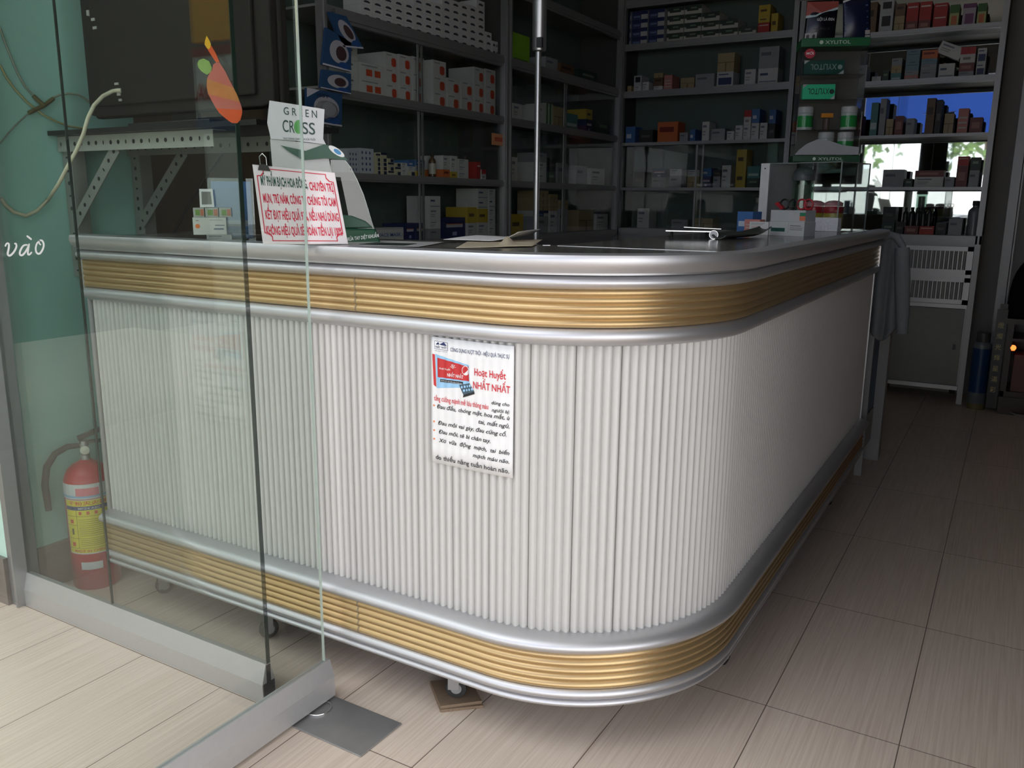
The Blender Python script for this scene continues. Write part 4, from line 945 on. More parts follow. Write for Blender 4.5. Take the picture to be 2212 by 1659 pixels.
# ---- silver clipboard with a rolled end, and a dark counting tray
q0, q1 = onz(1452, 503, ZT), onz(1541, 517, ZT); dd = (q1-q0).normalized(); nd = Vector((-dd.y, dd.x, 0))
t = thing('metal_tray', 'thin silver tray with a round rolled end lying on the side counter', 'tray', tuple(q1))
at5 = vplane(q1, (math.cos(-.4), math.sin(.25))); rr_ = .0125
cyl = Vector((q1.x, q1.y, ZC+rr_)); axd = (cyl-EYE); axd.z = 0; axd.normalize()
b = MB(); b.lathe([(0, 0), (rr_, 0), (rr_, .15), (0, .15)], 20, 0, cyl, axd); b.lathe([(0, -.0006), (rr_*.86, -.0006), (rr_*.9, 0)], 20, 1, cyl, axd); b.build('rolled_end', [CHROME, cmat((200, 200, 205))], t, smooth=40)
L_ = Vector((-axd.y, axd.x, 0))*1.0
b = MB(); lft = cyl+L_*.135; b.prism([cyl+Vector((0, 0, rr_*.55)), lft+Vector((0, 0, rr_*.6)), lft+axd*.12+Vector((0, 0, rr_*.6)), cyl+axd*.12+Vector((0, 0, rr_*.55))], (0, 0, .0), (0, 0, .003)); b.build('plate', CHROME, t)
b = MB(); b.prism([cyl-L_*.02+Vector((0, 0, rr_+.002))+axd*.03, lft+L_*-.05+Vector((0, 0, rr_+.006))+axd*.03, lft+L_*-.05+axd*.09+Vector((0, 0, rr_+.006)), cyl-L_*.02+axd*.09+Vector((0, 0, rr_+.002))], (0, 0, 0), (0, 0, .0015)); b.build('clip_bar', CHROME, t)
for x in (.02, .12):
    b = MB(); pp_ = cyl+L_*x+axd*.06; b.lathe([(.004, -rr_+.0002), (.004, rr_*.55)], 8, 0, pp_); b.build('foot', RUBBER, t)
g0, g1 = onz(1552, 518, ZT), onz(1652, 509, ZT); dg = (g1-g0).normalized(); ng = Vector((-dg.y, dg.x, 0)); Lg = (g1-g0).length
def scoop(x, y):
    w = .020+.018*math.sin(PI*min(1, x*1.05))
    z = .003+.016*max(0, x-.55)**1.6/.28 + .010*abs(2*y-1)**3
    return g0+dg*(Lg*x)+ng*(w*(2*y-1))+Vector((0, 0, ZC-ZT+z))
b = MB(); b.grid(scoop, 20, 8); ob = b.build('counting_scoop', mat('dark_grey_plastic', (.05, .055, .05), .35), smooth=60, origin=tuple(g0)); md = ob.modifiers.new('thick', 'SOLIDIFY'); md.thickness = .003; md.offset = 0
tag(ob, 'dark grey plastic pill scoop lying on the side counter beside the small cartons', 'scoop')
# ---- cartons in front of the display case
VX = (.93, -.37)
hp = onz(1698, 510, ZT); at = vplane(hp, VX)
upright(at, 1660, 1736, 479, 509, ZC, .06, 'greenlab', 'grey white carton with a dark green label, lower of two before the display case')
zz_ = at(1698, 479).z+.0004
upright(vplane(hp-at.n*.008, VX), 1664, 1739, 454, 479, zz_, .055, 'sidegreen', 'grey white carton lying on the green-labelled carton, carrying scissors')
ztop = vplane(hp-at.n*.008, VX)(1700, 454).z+.0008
upright(vplane(onz(1636, 507, ZT), VX), 1618, 1659, 479, 504, ZC, .028, 'whitetext', 'small white carton with salmon edges nearest the scoop on the side counter')
upright(vplane(onz(1636, 507, ZT)-at.n*.034, VX), 1607, 1640, 474, 503, ZC, .028, 'pink', 'salmon edged carton standing behind the small white carton on the side counter')
upright(vplane(onz(1612, 505, ZT)-at.n*.075, VX), 1591, 1624, 457, 502, ZC, .05, 'blue', 'bright blue carton standing left of the display case on the side counter')
b = MB()
pl0 = Vector((hp.x, hp.y, 0))-at.n*.12
t = thing('plastic_bag', 'crumpled clear plastic bag tucked between the small cartons and display case', 'bag', tuple(onz(1655, 500, ZT)-at.n*.075))
ctr = onz(1655, 500, ZT)-at.n*.085
rr = random.Random(4)
def bagf(u, v):
    a = 2*PI*u; r = .028*(1-.75*v)*(1+.25*math.sin(5*a+3*v)+.15*math.sin(9*a))
    return Vector((ctr.x+r*math.cos(a)+.02*v, ctr.y+r*math.sin(a), ZC+.075*v))
b.grid(bagf, 40, 8); b.build('film', glass('plastic_film', (.86, .88, .9), .09, .1, 1.6), t, smooth=70)
# scissors lying on the upper carton
def scissors(u1, v1, u2, v2, col, label, bl_dir):
    at_ = vplane(hp-at.n*.012, VX); p1, p2 = at_(u1, v1), at_(u2, v2); R_ = .0155
    zc = ztop+R_+.002
    p1 = Vector((p1.x, p1.y, zc)); p2 = Vector((p2.x, p2.y, zc))
    t = thing('scissors', label, 'scissors', (p1.x, p1.y, ztop))
    for p in (p1, p2):
        b = MB(); b.tube([p+at_.r*(R_*math.cos(k*PI/10))+Vector((0, 0, R_*math.sin(k*PI/10))) for k in range(21)], .0030, 8, cap=False); b.build('handle', cmat(col, .35), t, smooth=60)
    b = MB(); m_ = (p1+p2)/2+Vector((0, 0, -R_*.5))
    b.prism([m_+at_.r*.006, m_-at_.r*.006, m_-at_.n*.055], (0, 0, -.001), (0, 0, .001)); b.build('blades', CHROME, t)
scissors(1695, 444, 1714, 444, (20, 20, 22), 'black handled scissors lying on the upper grey carton before the display case', 1)
scissors(1732, 441, 1747, 439, (150, 34, 44), 'red handled scissors lying on the upper grey carton, right of the black pair', 1)
b = MB(); pr_ = vplane(hp-at.n*.008, VX); q = [pr_(1673, 440), pr_(1680, 436), pr_(1692, 450), pr_(1686, 453)]; dz = ztop-min(p.z for p in q)
q = [p+Vector((0, 0, dz+.0005)) for p in q]; b.prism(q, (0, 0, 0), at.n*-.012); tag(b.build('red_clip', cmat((150, 30, 42), .4), origin=tuple(q[3])), 'small red plastic clip left of the black scissors', 'clip')

# ---- acrylic display case
FR = Vector((-.600, 3.43, ZC)); RV = Vector((.96, -.28, 0)).normalized(); NV = Vector((RV.y, -RV.x, 0))   # NV points towards the viewer
CW, CD, CH = .295, .235, .255
FL = FR-RV*CW
t = thing('display_case', 'clear acrylic display case with white left edge at the far end of the side counter', 'display case', tuple((FL+FR)/2-NV*CD/2))
def pane(mb, p, a, b_, th, mi=0): mb.obox(Vector(p)+Vector(a)/2+Vector(b_)/2, Vector(a)/2, Vector(b_)/2, Vector(th)/2, mi)
Zu = Vector((0, 0, 1))
b = MB(); pane(b, FL, RV*CW, Zu*CH, NV*.004); b.build('front_pane', ACRYL, t)
b = MB(); pane(b, FR, -NV*CD, Zu*CH, RV*.004); b.build('side_pane', ACRYL, t)
b = MB(); pane(b, FL-NV*CD, RV*CW, Zu*CH, NV*.004); b.build('back_pane', ACRYL, t)
b = MB(); pane(b, FL+Zu*CH, RV*CW, -NV*CD, Zu*.004); b.build('top_pane', ACRYL, t)
b = MB(); pane(b, FL+Zu*.002, RV*CW, -NV*CD, Zu*.004); b.build('bottom_pane', ACRYL, t)
b = MB(); pane(b, FL-RV*.038+NV*.003, RV*.038, Zu*(CH+.002), NV*.006); b.obox(FL-RV*.02-NV*CD/2+Zu*CH/2, RV*.004, NV*CD/2, Zu*CH/2); b.lathe([(0, 0), (.003, 0), (.003, .001), (0, .001)], 10, 1, FL-RV*.019+NV*.0062+Zu*(CH-.018), NV); b.build('white_edge', [WHITE_PL, BLACK], t)
b = MB()
for p in (FR, FR-NV*CD): b.tube([p+Zu*.001, p+Zu*CH], .0028, 6)
b.tube([FL+Zu*CH, FR+Zu*CH, FR-NV*CD+Zu*CH], .0022, 6); b.build('edges', mat('acrylic_edge', (.30, .34, .33), .2, .1), t)
# contents of the case
def inside(x, y): return FL+RV*x-NV*y+Zu*.005
jar_pos = inside(.085, .115)
t = thing('glass_cylinder', 'tall clear cylinder with a round grey top inside the display case', 'container', tuple(jar_pos))
b = MB(); b.lathe([(.042, 0), (.042, .200), (.040, .200), (.040, .004), (0, .004)], 24, 0, jar_pos); b.build('tube', SHELF_GLASS, t, smooth=40)
b = MB(); b.lathe([(.044, .186), (.045, .200), (.040, .222), (.026, .236), (0, .242)], 24, 0, jar_pos); b.build('domed_lid', cmat((110, 112, 112), .4), t, smooth=50)
b = MB(); b.lathe([(0, .006), (.028, .006), (.028, .17), (0, .17)], 12, 0, jar_pos); b.build('paper_roll', cmat((150, 136, 126)), t, smooth=40)
for i, x in enumerate((.185, .262)):
    p = inside(x-.020, .070); nm = ('left', 'right')[i]
    t = thing('sweet_jar', 'jar with yellow body and red lid, %s one of two in the display case' % nm, 'jar', tuple(p), 0)
    b = MB(); b.lathe([(0, 0), (.036, 0), (.037, .05), (.036, .062), (.030, .064)], 20, 0, p); b.build('body', cmat((176, 158, 60), .35), t, smooth=40)
    b = MB(); b.lathe([(.038, .062), (.0385, .066), (.0385, .084), (.036, .087), (.0, .087)], 20, 0, p); b.build('lid', cmat((170, 30, 48), .35), t, smooth=40)
    b = MB()
    b.lathe([(.034, .0875), (.035, .10), (.020, .108), (0, .110)], 20, 0, p); b.build('pink_cover', cmat((214, 150, 156), .5), t, smooth=40)
# white wrapped block in front of the case
at6 = vplane(FR+NV*.022-RV*.02, (RV.x, RV.y)); a, e = at6(1757, 500), at6(1812, 500); h = at6(1784, 470).z-ZC; w = (e-a).dot(RV)
b = MB(); c_ = Vector(((a.x+e.x)/2, (a.y+e.y)/2, ZC+h/2)); b.obox(c_, RV*w/2, NV*.014, Zu*h/2)
for k in (-.33, .33): b.obox(c_+RV*w*k*.5, RV*.0012, NV*.0146, Zu*h*.5)
tag(b.build('wrapped_block', mat('crinkled_white_wrap', (.74, .74, .78), .45, 0, .25, 160, bump=.8), origin=tuple(c_-Zu*h/2), bevel=.003), 'white crinkle-wrapped block in front of the display case right corner', 'package')

# ---- green and clear gum display tower on the case
TZ = ZC+CH+.0035
RT = Vector((.93, .36, 0)).normalized(); NT = Vector((RT.y, -RT.x, 0))
_m = FL+RV*.165-NV*.105
TL = _m-RT*.117+NT*.055; TR = _m+RT*.117+NT*.055; TL.z = TR.z = TZ
TW = (TR-TL).length; TD = .11
zt_h = .445
t = thing('gum_display', 'tall clear chewing gum display tower with green bands, standing on the acrylic case', 'display stand', tuple((TL+TR)/2-NT*TD/2))
GB_ = cmat((24, 70, 44), .35)
def tw(x, z, o=0.): return TL+RT*x+Zu*z+NT*o
b = MB(); b.obox(tw(TW/2, .0125)-NT*TD/2, RT*(TW/2+.006), NT*(TD/2+.006), Zu*.0122); b.build('base_band', GB_, t, bevel=.002)
zh0, zh1 = .418, .449
b = MB(); b.obox(tw(TW/2, (zh0+zh1)/2)-NT*TD/2, RT*(TW/2+.006), NT*(TD/2+.006), Zu*(zh1-zh0)/2); b.build('header_band', cmat((26, 92, 52), .35), t, bevel=.002)
b = MB(); b.geo(text('XYLITOL', .013, .090, bold=.004), plane_fn(tw(TW*.34, zh0+.009, .0066), RT, Zu), 0); b.geo((circ(0, 0, .007), [tuple(range(20))]), plane_fn(tw(TW*.28, zh0+.0155, .0066), RT, Zu), 0); b.build('header_lettering', cmat((190, 206, 190)), t); b = MB()
b.geo(text('XYLITOL', .011, .092, bold=.004), plane_fn(tw(TW*.37, .0065, .0066), RT, Zu), 0); b.geo((circ(0, 0, .006), [tuple(range(20))]), plane_fn(tw(TW*.31, .012, .0066), RT, Zu), 0); b.build('base_lettering', cmat((190, 206, 190)), t)
b = MB(); pane(b, tw(0, .025), RT*TW, Zu*(zh0-.025), NT*.003); pane(b, tw(0, .025), -NT*TD, Zu*(zh0-.025), RT*.003); pane(b, tw(TW, .025), -NT*TD, Zu*(zh0-.025), RT*.003); b.build('clear_shell', ACRYL, t)
b = MB(); pane(b, tw(0, .025, -TD), RT*TW, Zu*(zh0-.025), NT*.003); b.build('back_panel', cmat((96, 92, 86), .4), t)
for z in (.118, .228, .318):
    b = MB(); pane(b, tw(.003, z), RT*(TW-.006), -NT*(TD-.004), Zu*.003); b.build('shelf', ACRYL, t)
b = MB(); P = [(.0, .027), (TW, .027), (TW, .055), (TW*.75, .062), (TW*.55, .078), (TW*.35, .085), (TW*.18, .068), (TW*.06, .045)]; b.add([tw(x, z, .0022) for x, z in P], [tuple(range(8))]); b.build('white_swoosh', cmat((150, 152, 156)), t)
b = MB(); P = [(.028+(.021 if k % 2 else .017)*math.cos(k*PI/14), .395+(.019 if k % 2 else .016)*math.sin(k*PI/14)) for k in range(28)]; b.add([tw(x, z, .003) for x, z in P], [tuple(range(28))], 0); b.geo(text('MỚI', .009, .026, bold=.01), plane_fn(tw(.015, .391, .0034), RT, Zu), 1); b.build('red_star', [cmat((180, 40, 60)), WHITE], t)
def gum_pack(x0, z, w, h, col, tilt, label):
    t2 = thing('gum_pack', label, 'gum pack', tuple(tw(x0+w/2, z, -.03)))
    b = MB(); b.obox(tw(x0+w/2, z+h/2, -.03), RT*w/2, NT*.018, Zu*h/2, 0); b.add([tw(x0+w*x, z+h*y, -.0115) for x, y in ((0, 1), (.0, .72), (.14, 1))], [(0, 1, 2)], 1); b.add([tw(x0+w*x, z+h*y, -.0115) for x, y in ((.86, 0), (1, 0), (1, .28))], [(0, 1, 2)], 1)
    b.build('carton', [cmat(col, .3), cmat((190, 196, 196))], t2, bevel=.001)
    b = MB(); g = text('XYLITOL', h*.42, w*.66, bold=.008); b.geo(g, plane_fn(tw(x0+w*.82, z+h*.72, -.0112), -RT, -Zu), 0); b.geo((circ(0, 0, h*.17), [tuple(range(20))]), plane_fn(tw(x0+w*.90, z+h*.5, -.0112), RT, Zu), 0); b.build('lettering', cmat((150, 170, 165) if col[1] < 120 else (30, 60, 60)), t2)
gum_pack(.012, .3225, .145, .050, (22, 78, 66), 0, 'dark green gum pack lying upside down on the top shelf of the display tower')
gum_pack(.014, .2325, .118, .054, (56, 214, 156), 0, 'bright mint green gum pack on the middle shelf of the display tower')
for (x, z, nm) in ((.036, .1215, 'left white-capped gum bottle on the upper bottle shelf of the display tower'), (.198, .1215, 'right white-capped gum bottle on the upper bottle shelf of the display tower'), (.120, .0275, 'left white-capped gum bottle at the bottom of the display tower'), (.192, .0275, 'right white-capped gum bottle at the bottom of the display tower')):
    p = tw(x, z, -.05); t2 = thing('gum_bottle', nm, 'bottle', tuple(p))
    b = MB(); b.lathe([(0, 0), (.029, 0), (.030, .004), (.030, .060), (.026, .064)], 18, 0, p); b.lathe([(.0305, .010), (.0305, .052)], 18, 1, p); b.build('body', [cmat((190, 196, 192), .2), cmat((44, 150, 74), .15)], t2, smooth=40)
    b = MB(); b.lathe([(.028, .062), (.030, .064), (.030, .084), (.026, .087), (0, .087)], 18, 0, p); b.build('cap', cmat((196, 196, 196), .4), t2, smooth=40)
b = MB(); b.obox(tw(.118, .1215+.055, -.06), RT*.022, NT*.012, Zu*.008); b.lathe([(0,0),(.012,0),(.012,.045),(0,.045)], 12, 1, tw(.118, .1215, -.06)); tag(b.build('orange_tub', [cmat((220, 140, 30), .3), cmat((90, 70, 60), .4)], origin=tuple(tw(.118, .1215, -.06)), bevel=.001), 'small tub with an orange lid between the bottles on the display tower', 'tub')
# ---- sachets hanging on the rail above the tower
t = thing('sachet_rail', 'thin upright wire with a crossbar rising behind the gum display', 'hanger', tuple(tw(TW/2, 0, -TD-.012)))
b = MB(); b.tube([tw(TW*.5, .002, -TD-.010), tw(TW*.5, .60, -TD-.010), tw(TW*.5, .606, -TD+.004)], .003, 6); b.tube([tw(-.01, .606, -TD+.006), tw(TW+.03, .606, -TD+.006)], .003, 6); b.build('wire', CHROME, t, smooth=60)
def sachet(x0, x1, z0, z1, skew, label, cols, kind):
    t2 = thing('hanging_sachet', label, 'sachet', tuple(tw((x0+x1)/2, z0, -TD+.01)))
    def f(u, v, o=0.):
        bul = .010*math.sin(PI*u)*math.sin(PI*min(1, max(0, v)))+o
        return tw(x0+(x1-x0)*u+skew*(1-v), z0+(z1-z0)*v, -TD+.008+bul)
    b = MB(); b.grid(f, 10, 14); ob = b.build('pouch', cmat(cols[0], .25), t2, smooth=60); md = ob.modifiers.new('thick', 'SOLIDIFY'); md.thickness = .003; md.offset = -1
    b = MB(); g = lambda x, y: f(x, y, .0012)
    if kind == 0:
        P = [(0, .66), (.5, .72), (1, .86), (1, 1), (0, 1)]; b.add([g(*p) for p in P], [tuple(range(5))], 0)
        P = [(0, .60), (.3, .62), (.7, .72), (1, .80), (1, .86), (.5, .72), (0, .66)]; b.add([g(*p) for p in P], [tuple(range(7))], 2)
        b.geo(text('GỘI LÀ ĐEN', 1, 1, bold=.01), lambda x, y: g(.36+.56*x, .52+.07*y), 1); b.geo(text('HÀ THỦ Ô', 1, 1), lambda x, y: g(.30+.5*x, .30+.05*y), 3)
        for x in (.03, .22): b.add([g(*p) for p in ((x, .06), (x+.05, .02), (x+.19, .08), (x+.19, .24), (x, .22))], [tuple(range(5))], 4); b.add([g(x+.095+.05*math.cos(k*PI/6), .14+.05*math.sin(k*PI/6)) + NT*.0006 for k in range(12)], [tuple(range(12))], 3)
    else:
        for k in range(6): b.add([g(.05, .1+.14*k), g(.9, .14+.14*k), g(.9, .17+.14*k), g(.05, .12+.14*k)], [(0, 1, 2, 3)], 2 if k % 2 else 3)
        b.add([g(0, .92), g(.35, 1), g(.2, 1), g(0, .97)], [(0, 1, 2, 3)], 1)
        for y in (.04, .16): b.add([g(.80, y), g(.98, y+.01), g(.98, y+.11), g(.80, y+.10)], [(0, 1, 2, 3)], 4)
    b.build('print', [cmat((150, 70, 60)), cmat((205, 205, 205)), cmat((60, 90, 130) if kind else (180, 200, 205)), cmat((30, 44, 84) if kind else (56, 50, 52)), cmat((176, 170, 168))], t2)
sachet(.020, .135, .452, .598, -.005, 'black shampoo sachet with white lettering hanging left above the gum display', [(14, 15, 24)], 0)
sachet(.150, .250, .452, .603, .012, 'dark blue shampoo sachet hanging right above the gum display', [(20, 28, 56)], 1)

# ================================================================== FAR END OF THE COUNTER
t = thing('hanging_jacket', 'grey jacket hanging over the far end of the counter', 'jacket', (-.44, 3.83, .70))
def jk(u, v):
    x = -.505+.125*u+.03*(v-.5)*u; y = 3.800+.012*math.sin(6*v+2)+.035*(.5+.5*math.sin(2*PI*(2.3*u+.35*v)))*(.35+.65*v)
    z = 1.045-.375*v*(1+.16*math.sin(PI*u*1.4))-.03*(u-.3)**2*4*(1-v)
    return Vector((x, y, z))
b = MB(); b.grid(jk, 40, 30); ob = b.build('body', mat('grey_cloth', srgb(126, 130, 134), .9, 0, .1, 60), t, smooth=80); md = ob.modifiers.new('thick', 'SOLIDIFY'); md.thickness = .006
b = MB(); b.tube([(-.405, 3.80, 1.00), (-.392, 3.785, .88), (-.380, 3.79, .76), (-.372, 3.79, .655)], [.028, .030, .027, .022], 12); b.build('sleeve', MATS['grey_cloth'], t, smooth=80)
b = MB(); b.tube([(-.50, 3.752, 1.03), (-.46, 3.79, 1.052), (-.43, 3.80, 1.045), (-.40, 3.80, 1.0)], [.012, .016, .016, .012], 10); b.build('collar', MATS['grey_cloth'], t, smooth=80)
t = thing('side_stand', 'low stand with a dark blue front and white end post, beyond the counter end', 'stand', (-.72, 4.1, 0))
b = MB(); b.box((-.505, 3.875, .26), (-.497, 4.16, .88)); b.build('blue_panel', cmat((46, 74, 106), .4), t)
b = MB(); b.box((-.515, 3.87, 0), (-.485, 3.885, .92)); b.box((-.535, 4.16, 0), (-.455, 4.235, .92)); b.build('post', cmat((150, 150, 150), .4), t)
b = MB(); b.box((-.515, 3.886, .10), (-.495, 4.159, .255)); b.box((-.95, 3.88, .10), (-.52, 4.15, .88)); b.box((-.95, 3.87, .92), (-.45, 4.24, .94)); b.build('body', ALU_F, t)
# small basket holder at the end of the gold band
b = MB(); b.tube([(-.47, 3.765, 1.0), (-.42, 3.79, 1.0), (-.40, 3.765, 1.0)], .004, 6)

# ================================================================== CHROME POLE
px_, py_ = -1.47, 2.66; POLEM = mat('brushed_pole', (.40, .40, .40), .34, .9, .05, 40)
t = thing('hook_pole', 'slim chrome pole with a thicker upper tube standing behind the counter', 'pole', (px_, py_, 0))
b = MB(); b.lathe([(.0, .0), (.05, .0), (.05, .012), (.015, .02)], 20, 0, (px_, py_, 0)); b.build('foot', STEEL, t, smooth=40)
b = MB(); b.lathe([(.0102, .015), (.0102, 1.70)], 18, 0, (px_, py_, 0)); b.build('lower_tube', POLEM, t, smooth=60)
b = MB(); b.lathe([(.0102, 1.665), (.022, 1.668), (.0235, 1.675), (.0235, 2.99), (0, 2.99)], 20, 0, (px_+.003, py_, 0)); b.build('upper_tube', POLEM, t, smooth=40)
b = MB(); b.obox((px_+.018, py_-.024, 1.69), (.010, 0, 0), (0, .006, 0), (0, 0, .016)); b.build('clamp', BLACK_PL, t, bevel=.001)

# ================================================================== TELEVISION ON ITS WALL BRACKET
STEELB = mat('slotted_steel', srgb(150, 152, 146), .5, .3, .12, 20)
def slotted(mb, a, b_, w, nrm, up, n=12):
    """slotted angle iron: two flanges and dark slots"""
    a, b_ = Vector(a), Vector(b_); d = (b_-a).normalized(); up = Vector(up); nrm = Vector(nrm)
    mb.obox((a+b_)/2, (b_-a)/2, up*w/2, nrm*.001, 0); mb.obox((a+b_)/2+up*w/2-nrm*w/2, (b_-a)/2, nrm*w/2, up*.001, 0)
    for i in range(n):
        c = a+(b_-a)*((i+.5)/n)
        mb.add([c+nrm*.0016+d*(.006*math.cos(k*PI/5))*(1.0 if i % 3 else .5)+up*(.006*math.sin(k*PI/5)) for k in range(10)], [tuple(range(10))], 1)
t = thing('wall_bracket', 'slotted steel wall bracket shelf with diagonal braces under the television', 'bracket', (-2.44, 1.68, 1.33))
XB = -2.443
for (y, nm, ze) in ((1.55, 'front', .94), (1.775, 'rear', 1.0)):
    b = MB(); slotted(b, (XB+.02, y, ze), (XB+.02, y, 1.34), .042, (0, -1, 0), (1, 0, 0), 11); b.build('upright', [STEELB, BLACK], t)
    ex = ony(455, 296, 1.53).x if nm == 'front' else -1.70
    b = MB(); slotted(b, (XB, y-.012, 1.322), (ex, y-.012, 1.322), .042, (0, -1, 0), (0, 0, 1), 20); b.build('arm', [mat('painted_angle', srgb(158, 160, 152), .5) if nm == 'front' else STEELB, BLACK], t)
    a = Vector((XB+.03, y-.006, 1.09)); e = Vector((XB+.26, y-.006, 1.31)); up_ = Vector((-.69, 0, .72)).normalized()
    b = MB(); slotted(b, a, e, .036, (0, -1, 0), up_, 9); b.build('brace', [STEELB, BLACK], t)
b = MB(); b.box((XB, 1.51, 1.345), (-1.60, 1.80, 1.358)); b.build('board', BLACK_PL, t)
TX0, TX1 = ony(178, 120, 1.555).x, ony(592, 150, 1.555).x
t = thing('television', 'large black flat television on the wall bracket, seen from behind', 'television', ((TX0+TX1)/2, 1.6, 1.3585))
TVB = mat('tv_black', (.016, .014, .012), .6, 0, .1, 20, spec=.15)
b = MB(); b.box((TX0, 1.578, 1.392), (TX1, 1.606, 2.02)); b.build('bezel', TVB, t, bevel=.006)
b = MB(); P = [(TX0+.008, 1.40), (TX0+.05, 1.392), (TX1-.05, 1.392), (TX1-.008, 1.40), (TX1-.008, 2.0), (TX0+.008, 2.0)]
b.prism([(x, 1.556, z) for x, z in P], (0, 0, 0), (0, .022, 0)); b.box((TX0+.06, 1.545, 1.42), (TX1-.06, 1.556, 1.86)); b.build('back_housing', TVB, t, bevel=.004)
b = MB(); b.box((TX0+.02, 1.606, 1.412), (TX1-.02, 1.6075, 2.0)); b.build('screen', mat('dark_screen', (.01, .012, .012), .08), t)
xm = (TX0+TX1)/2
b = MB(); b.box((xm-.05, 1.585, 1.368), (xm+.05, 1.60, 1.40)); b.box((xm-.16, 1.53, 1.3585), (xm+.16, 1.70, 1.368)); b.build('stand_foot', BLACK_PL, t, bevel=.002)
b = MB()
def port(u, v, w=.012, h=.008, mi=0): p = ony(u, v, 1.544); b.box((p.x-w/2, 1.5425, p.z-h/2), (p.x+w/2, 1.5565, p.z+h/2), mi)
for (u, v, w, h) in ((190, 28, .010, .014), (201, 42, .014, .007), (205, 60, .016, .007), (252, 181, .016, .006), (257, 196, .018, .012), (257, 204, .014, .006), (260, 216, .012, .006)): port(u, v, w, h)
b.build('sockets', cmat((170, 168, 160), .4), t)
# cables
def wpt(u, v, y): p = ony(u, v, y); return p
b = MB(); b.tube([ony(u, v, y) for (u, v, y) in ((260, 195, 1.5355), (254, 195, 1.53), (243, 197, 1.52), (222, 208, 1.49), (203, 228, 1.46), (190, 255, 1.44), (180, 290, 1.43), (165, 325, 1.42), (145, 362, 1.41), (128, 395, 1.40))]+[onx(u, v, x) for u, v, x in ( (105, 430, -2.439), (80, 455, -2.439), (55, 466, -2.439), (30, 458, -2.439), (12, 443, -2.439), (2, 428, -2.439))], .0052, 8)
tag(b.build('tv_cable', cmat((206, 202, 176), .5), smooth=60, origin=tuple(onx(55, 466, -2.439))), 'thick cream cable looping from the television back down the mint wall', 'cable')
XC = -2.447
def cab(name, pts, r, col, label):
    b = MB(); b.tube([onx(u, v, XC+.006) for u, v in pts], r, 6); tag(b.build(name, cmat(col, .5), smooth=60, origin=tuple(onx(*pts[0], XC+.006))), label, 'cable')
cab('wall_cable', [(0, 60), (10, 90), (24, 125), (38, 158), (55, 188), (72, 206)], .0026, (150, 156, 140), 'thin pale cable running down the mint wall to the splitter from upper left')
cab('wall_cable', [(0, 140), (14, 168), (34, 195), (60, 222), (92, 247), (120, 262), (150, 273), (178, 277)], .0030, (176, 170, 120), 'thin yellowish cable sagging below the splitter across the mint wall')
cab('wall_cable', [(112, 212), (128, 205), (148, 202), (170, 205), (186, 214), (196, 224)], .0030, (160, 164, 146), 'short pale cable arching from the splitter to the television')
cab('wall_cable', [(60, 246), (40, 264), (20, 285), (0, 310)], .0020, (140, 146, 134), 'faint thin cable leaving the splitter down to the lower left')
t = thing('cable_splitter', 'small brass cable splitter fixed on the mint wall below the television', 'splitter', tuple(onx(92, 228, XC)))
p = onx(92, 228, XC); b = MB(); b.lathe([(0, 0), (.020, 0), (.020, .012), (.014, .016), (0, .016)], 16, 0, p, (1, 0, 0)); b.build('body', mat('dull_brass', srgb(128, 116, 76), .45, .6), t, smooth=40)
b = MB()
for (u, v) in ((72, 207), (115, 213), (62, 244)): b.tube([p+Vector((.008, 0, 0)), onx(u, v, XC+.006)], .006, 8)
b.build('connector', MATS['dull_brass'], t, smooth=60)
b = MB(); b.tube([ony(u, v, 1.9) for u, v in ((483, 328), (462, 360), (435, 400), (405, 450), (374, 507))], .004, 6); tag(b.build('black_cable', BLACK_PL, smooth=60, origin=tuple(ony(374, 507, 1.9))), 'black cable hanging slantwise behind the cartons at the left counter end', 'cable')

# ================================================================== FIRE EXTINGUISHER
ex, ey = -2.362, 1.475; R_ = .068; HB = .395
t = thing('fire_extinguisher', 'red fire extinguisher with a yellow label standing behind the fixed glass panel', 'fire extinguisher', (ex, ey, 0))
base = (ex, ey, 0); fa = math.atan2(-ey, -ex)
RED = mat('extinguisher_red', srgb(178, 26, 38), .28, 0, .05, 20)
b = MB(); b.lathe([(0, .004), (.060, .004), (.064, 0), (R_, .006), (R_, .330), (.066, .345), (.056, .368), (.040, .384), (.022, .392), (.016, .398), (0, .398)], 32, 0, base); b.build('cylinder', RED, t, smooth=45)
def wrap(mb, a0, a1, z0, z1, mi, r=R_+.0006):
    mb.lathe([(r, z0), (r, z1)], 14, mi, base, (0, 0, 1), (1, 0, 0), fa+a0, fa+a1)
b = MB(); wrap(b, -1.5, 1.5, .292, .338, 0); wrap(b, -1.5, 1.5, .296, .303, 4, R_+.0010); wrap(b, -.55, .40, .302, .326, 5, R_+.0012)
wrap(b, -1.2, 1.05, .118, .290, 0); wrap(b, -1.15, .84, .122, .288, 1, R_+.0010)
wrap(b, -1.15, .84, .258, .270, 2, R_+.0014); wrap(b, -1.15, .84, .2385, .2395, 3, R_+.0014); wrap(b, -1.15, .84, .168, .169, 3, R_+.0014); wrap(b, -1.15, .84, .137, .138, 3, R_+.0014); wrap(b, -.62, -.605, .137, .258, 3, R_+.0014); wrap(b, -1.15, -.61, .210, .211, 3, R_+.0014)
for k in range(9): wrap(b, -.55, .70-.1*(k % 3), .228-.0064*k, .2291-.0064*k, 3, R_+.0014)
for k in range(4): wrap(b, -.55, .60-.15*(k % 2), .162-.0056*k, .1631-.0056*k, 3, R_+.0014)
wrap(b, -.95, -.78, .216, .228, 6, R_+.0016); wrap(b, -.90, -.80, .180, .200, 3, R_+.0016); wrap(b, -.95, -.78, .143, .156, 6, R_+.0016)
for k in range(4): wrap(b, -.50+.32*k, -.38+.32*k, .244, .254, 6, R_+.0016)
wrap(b, -.62, .28, .068, .092, 0)
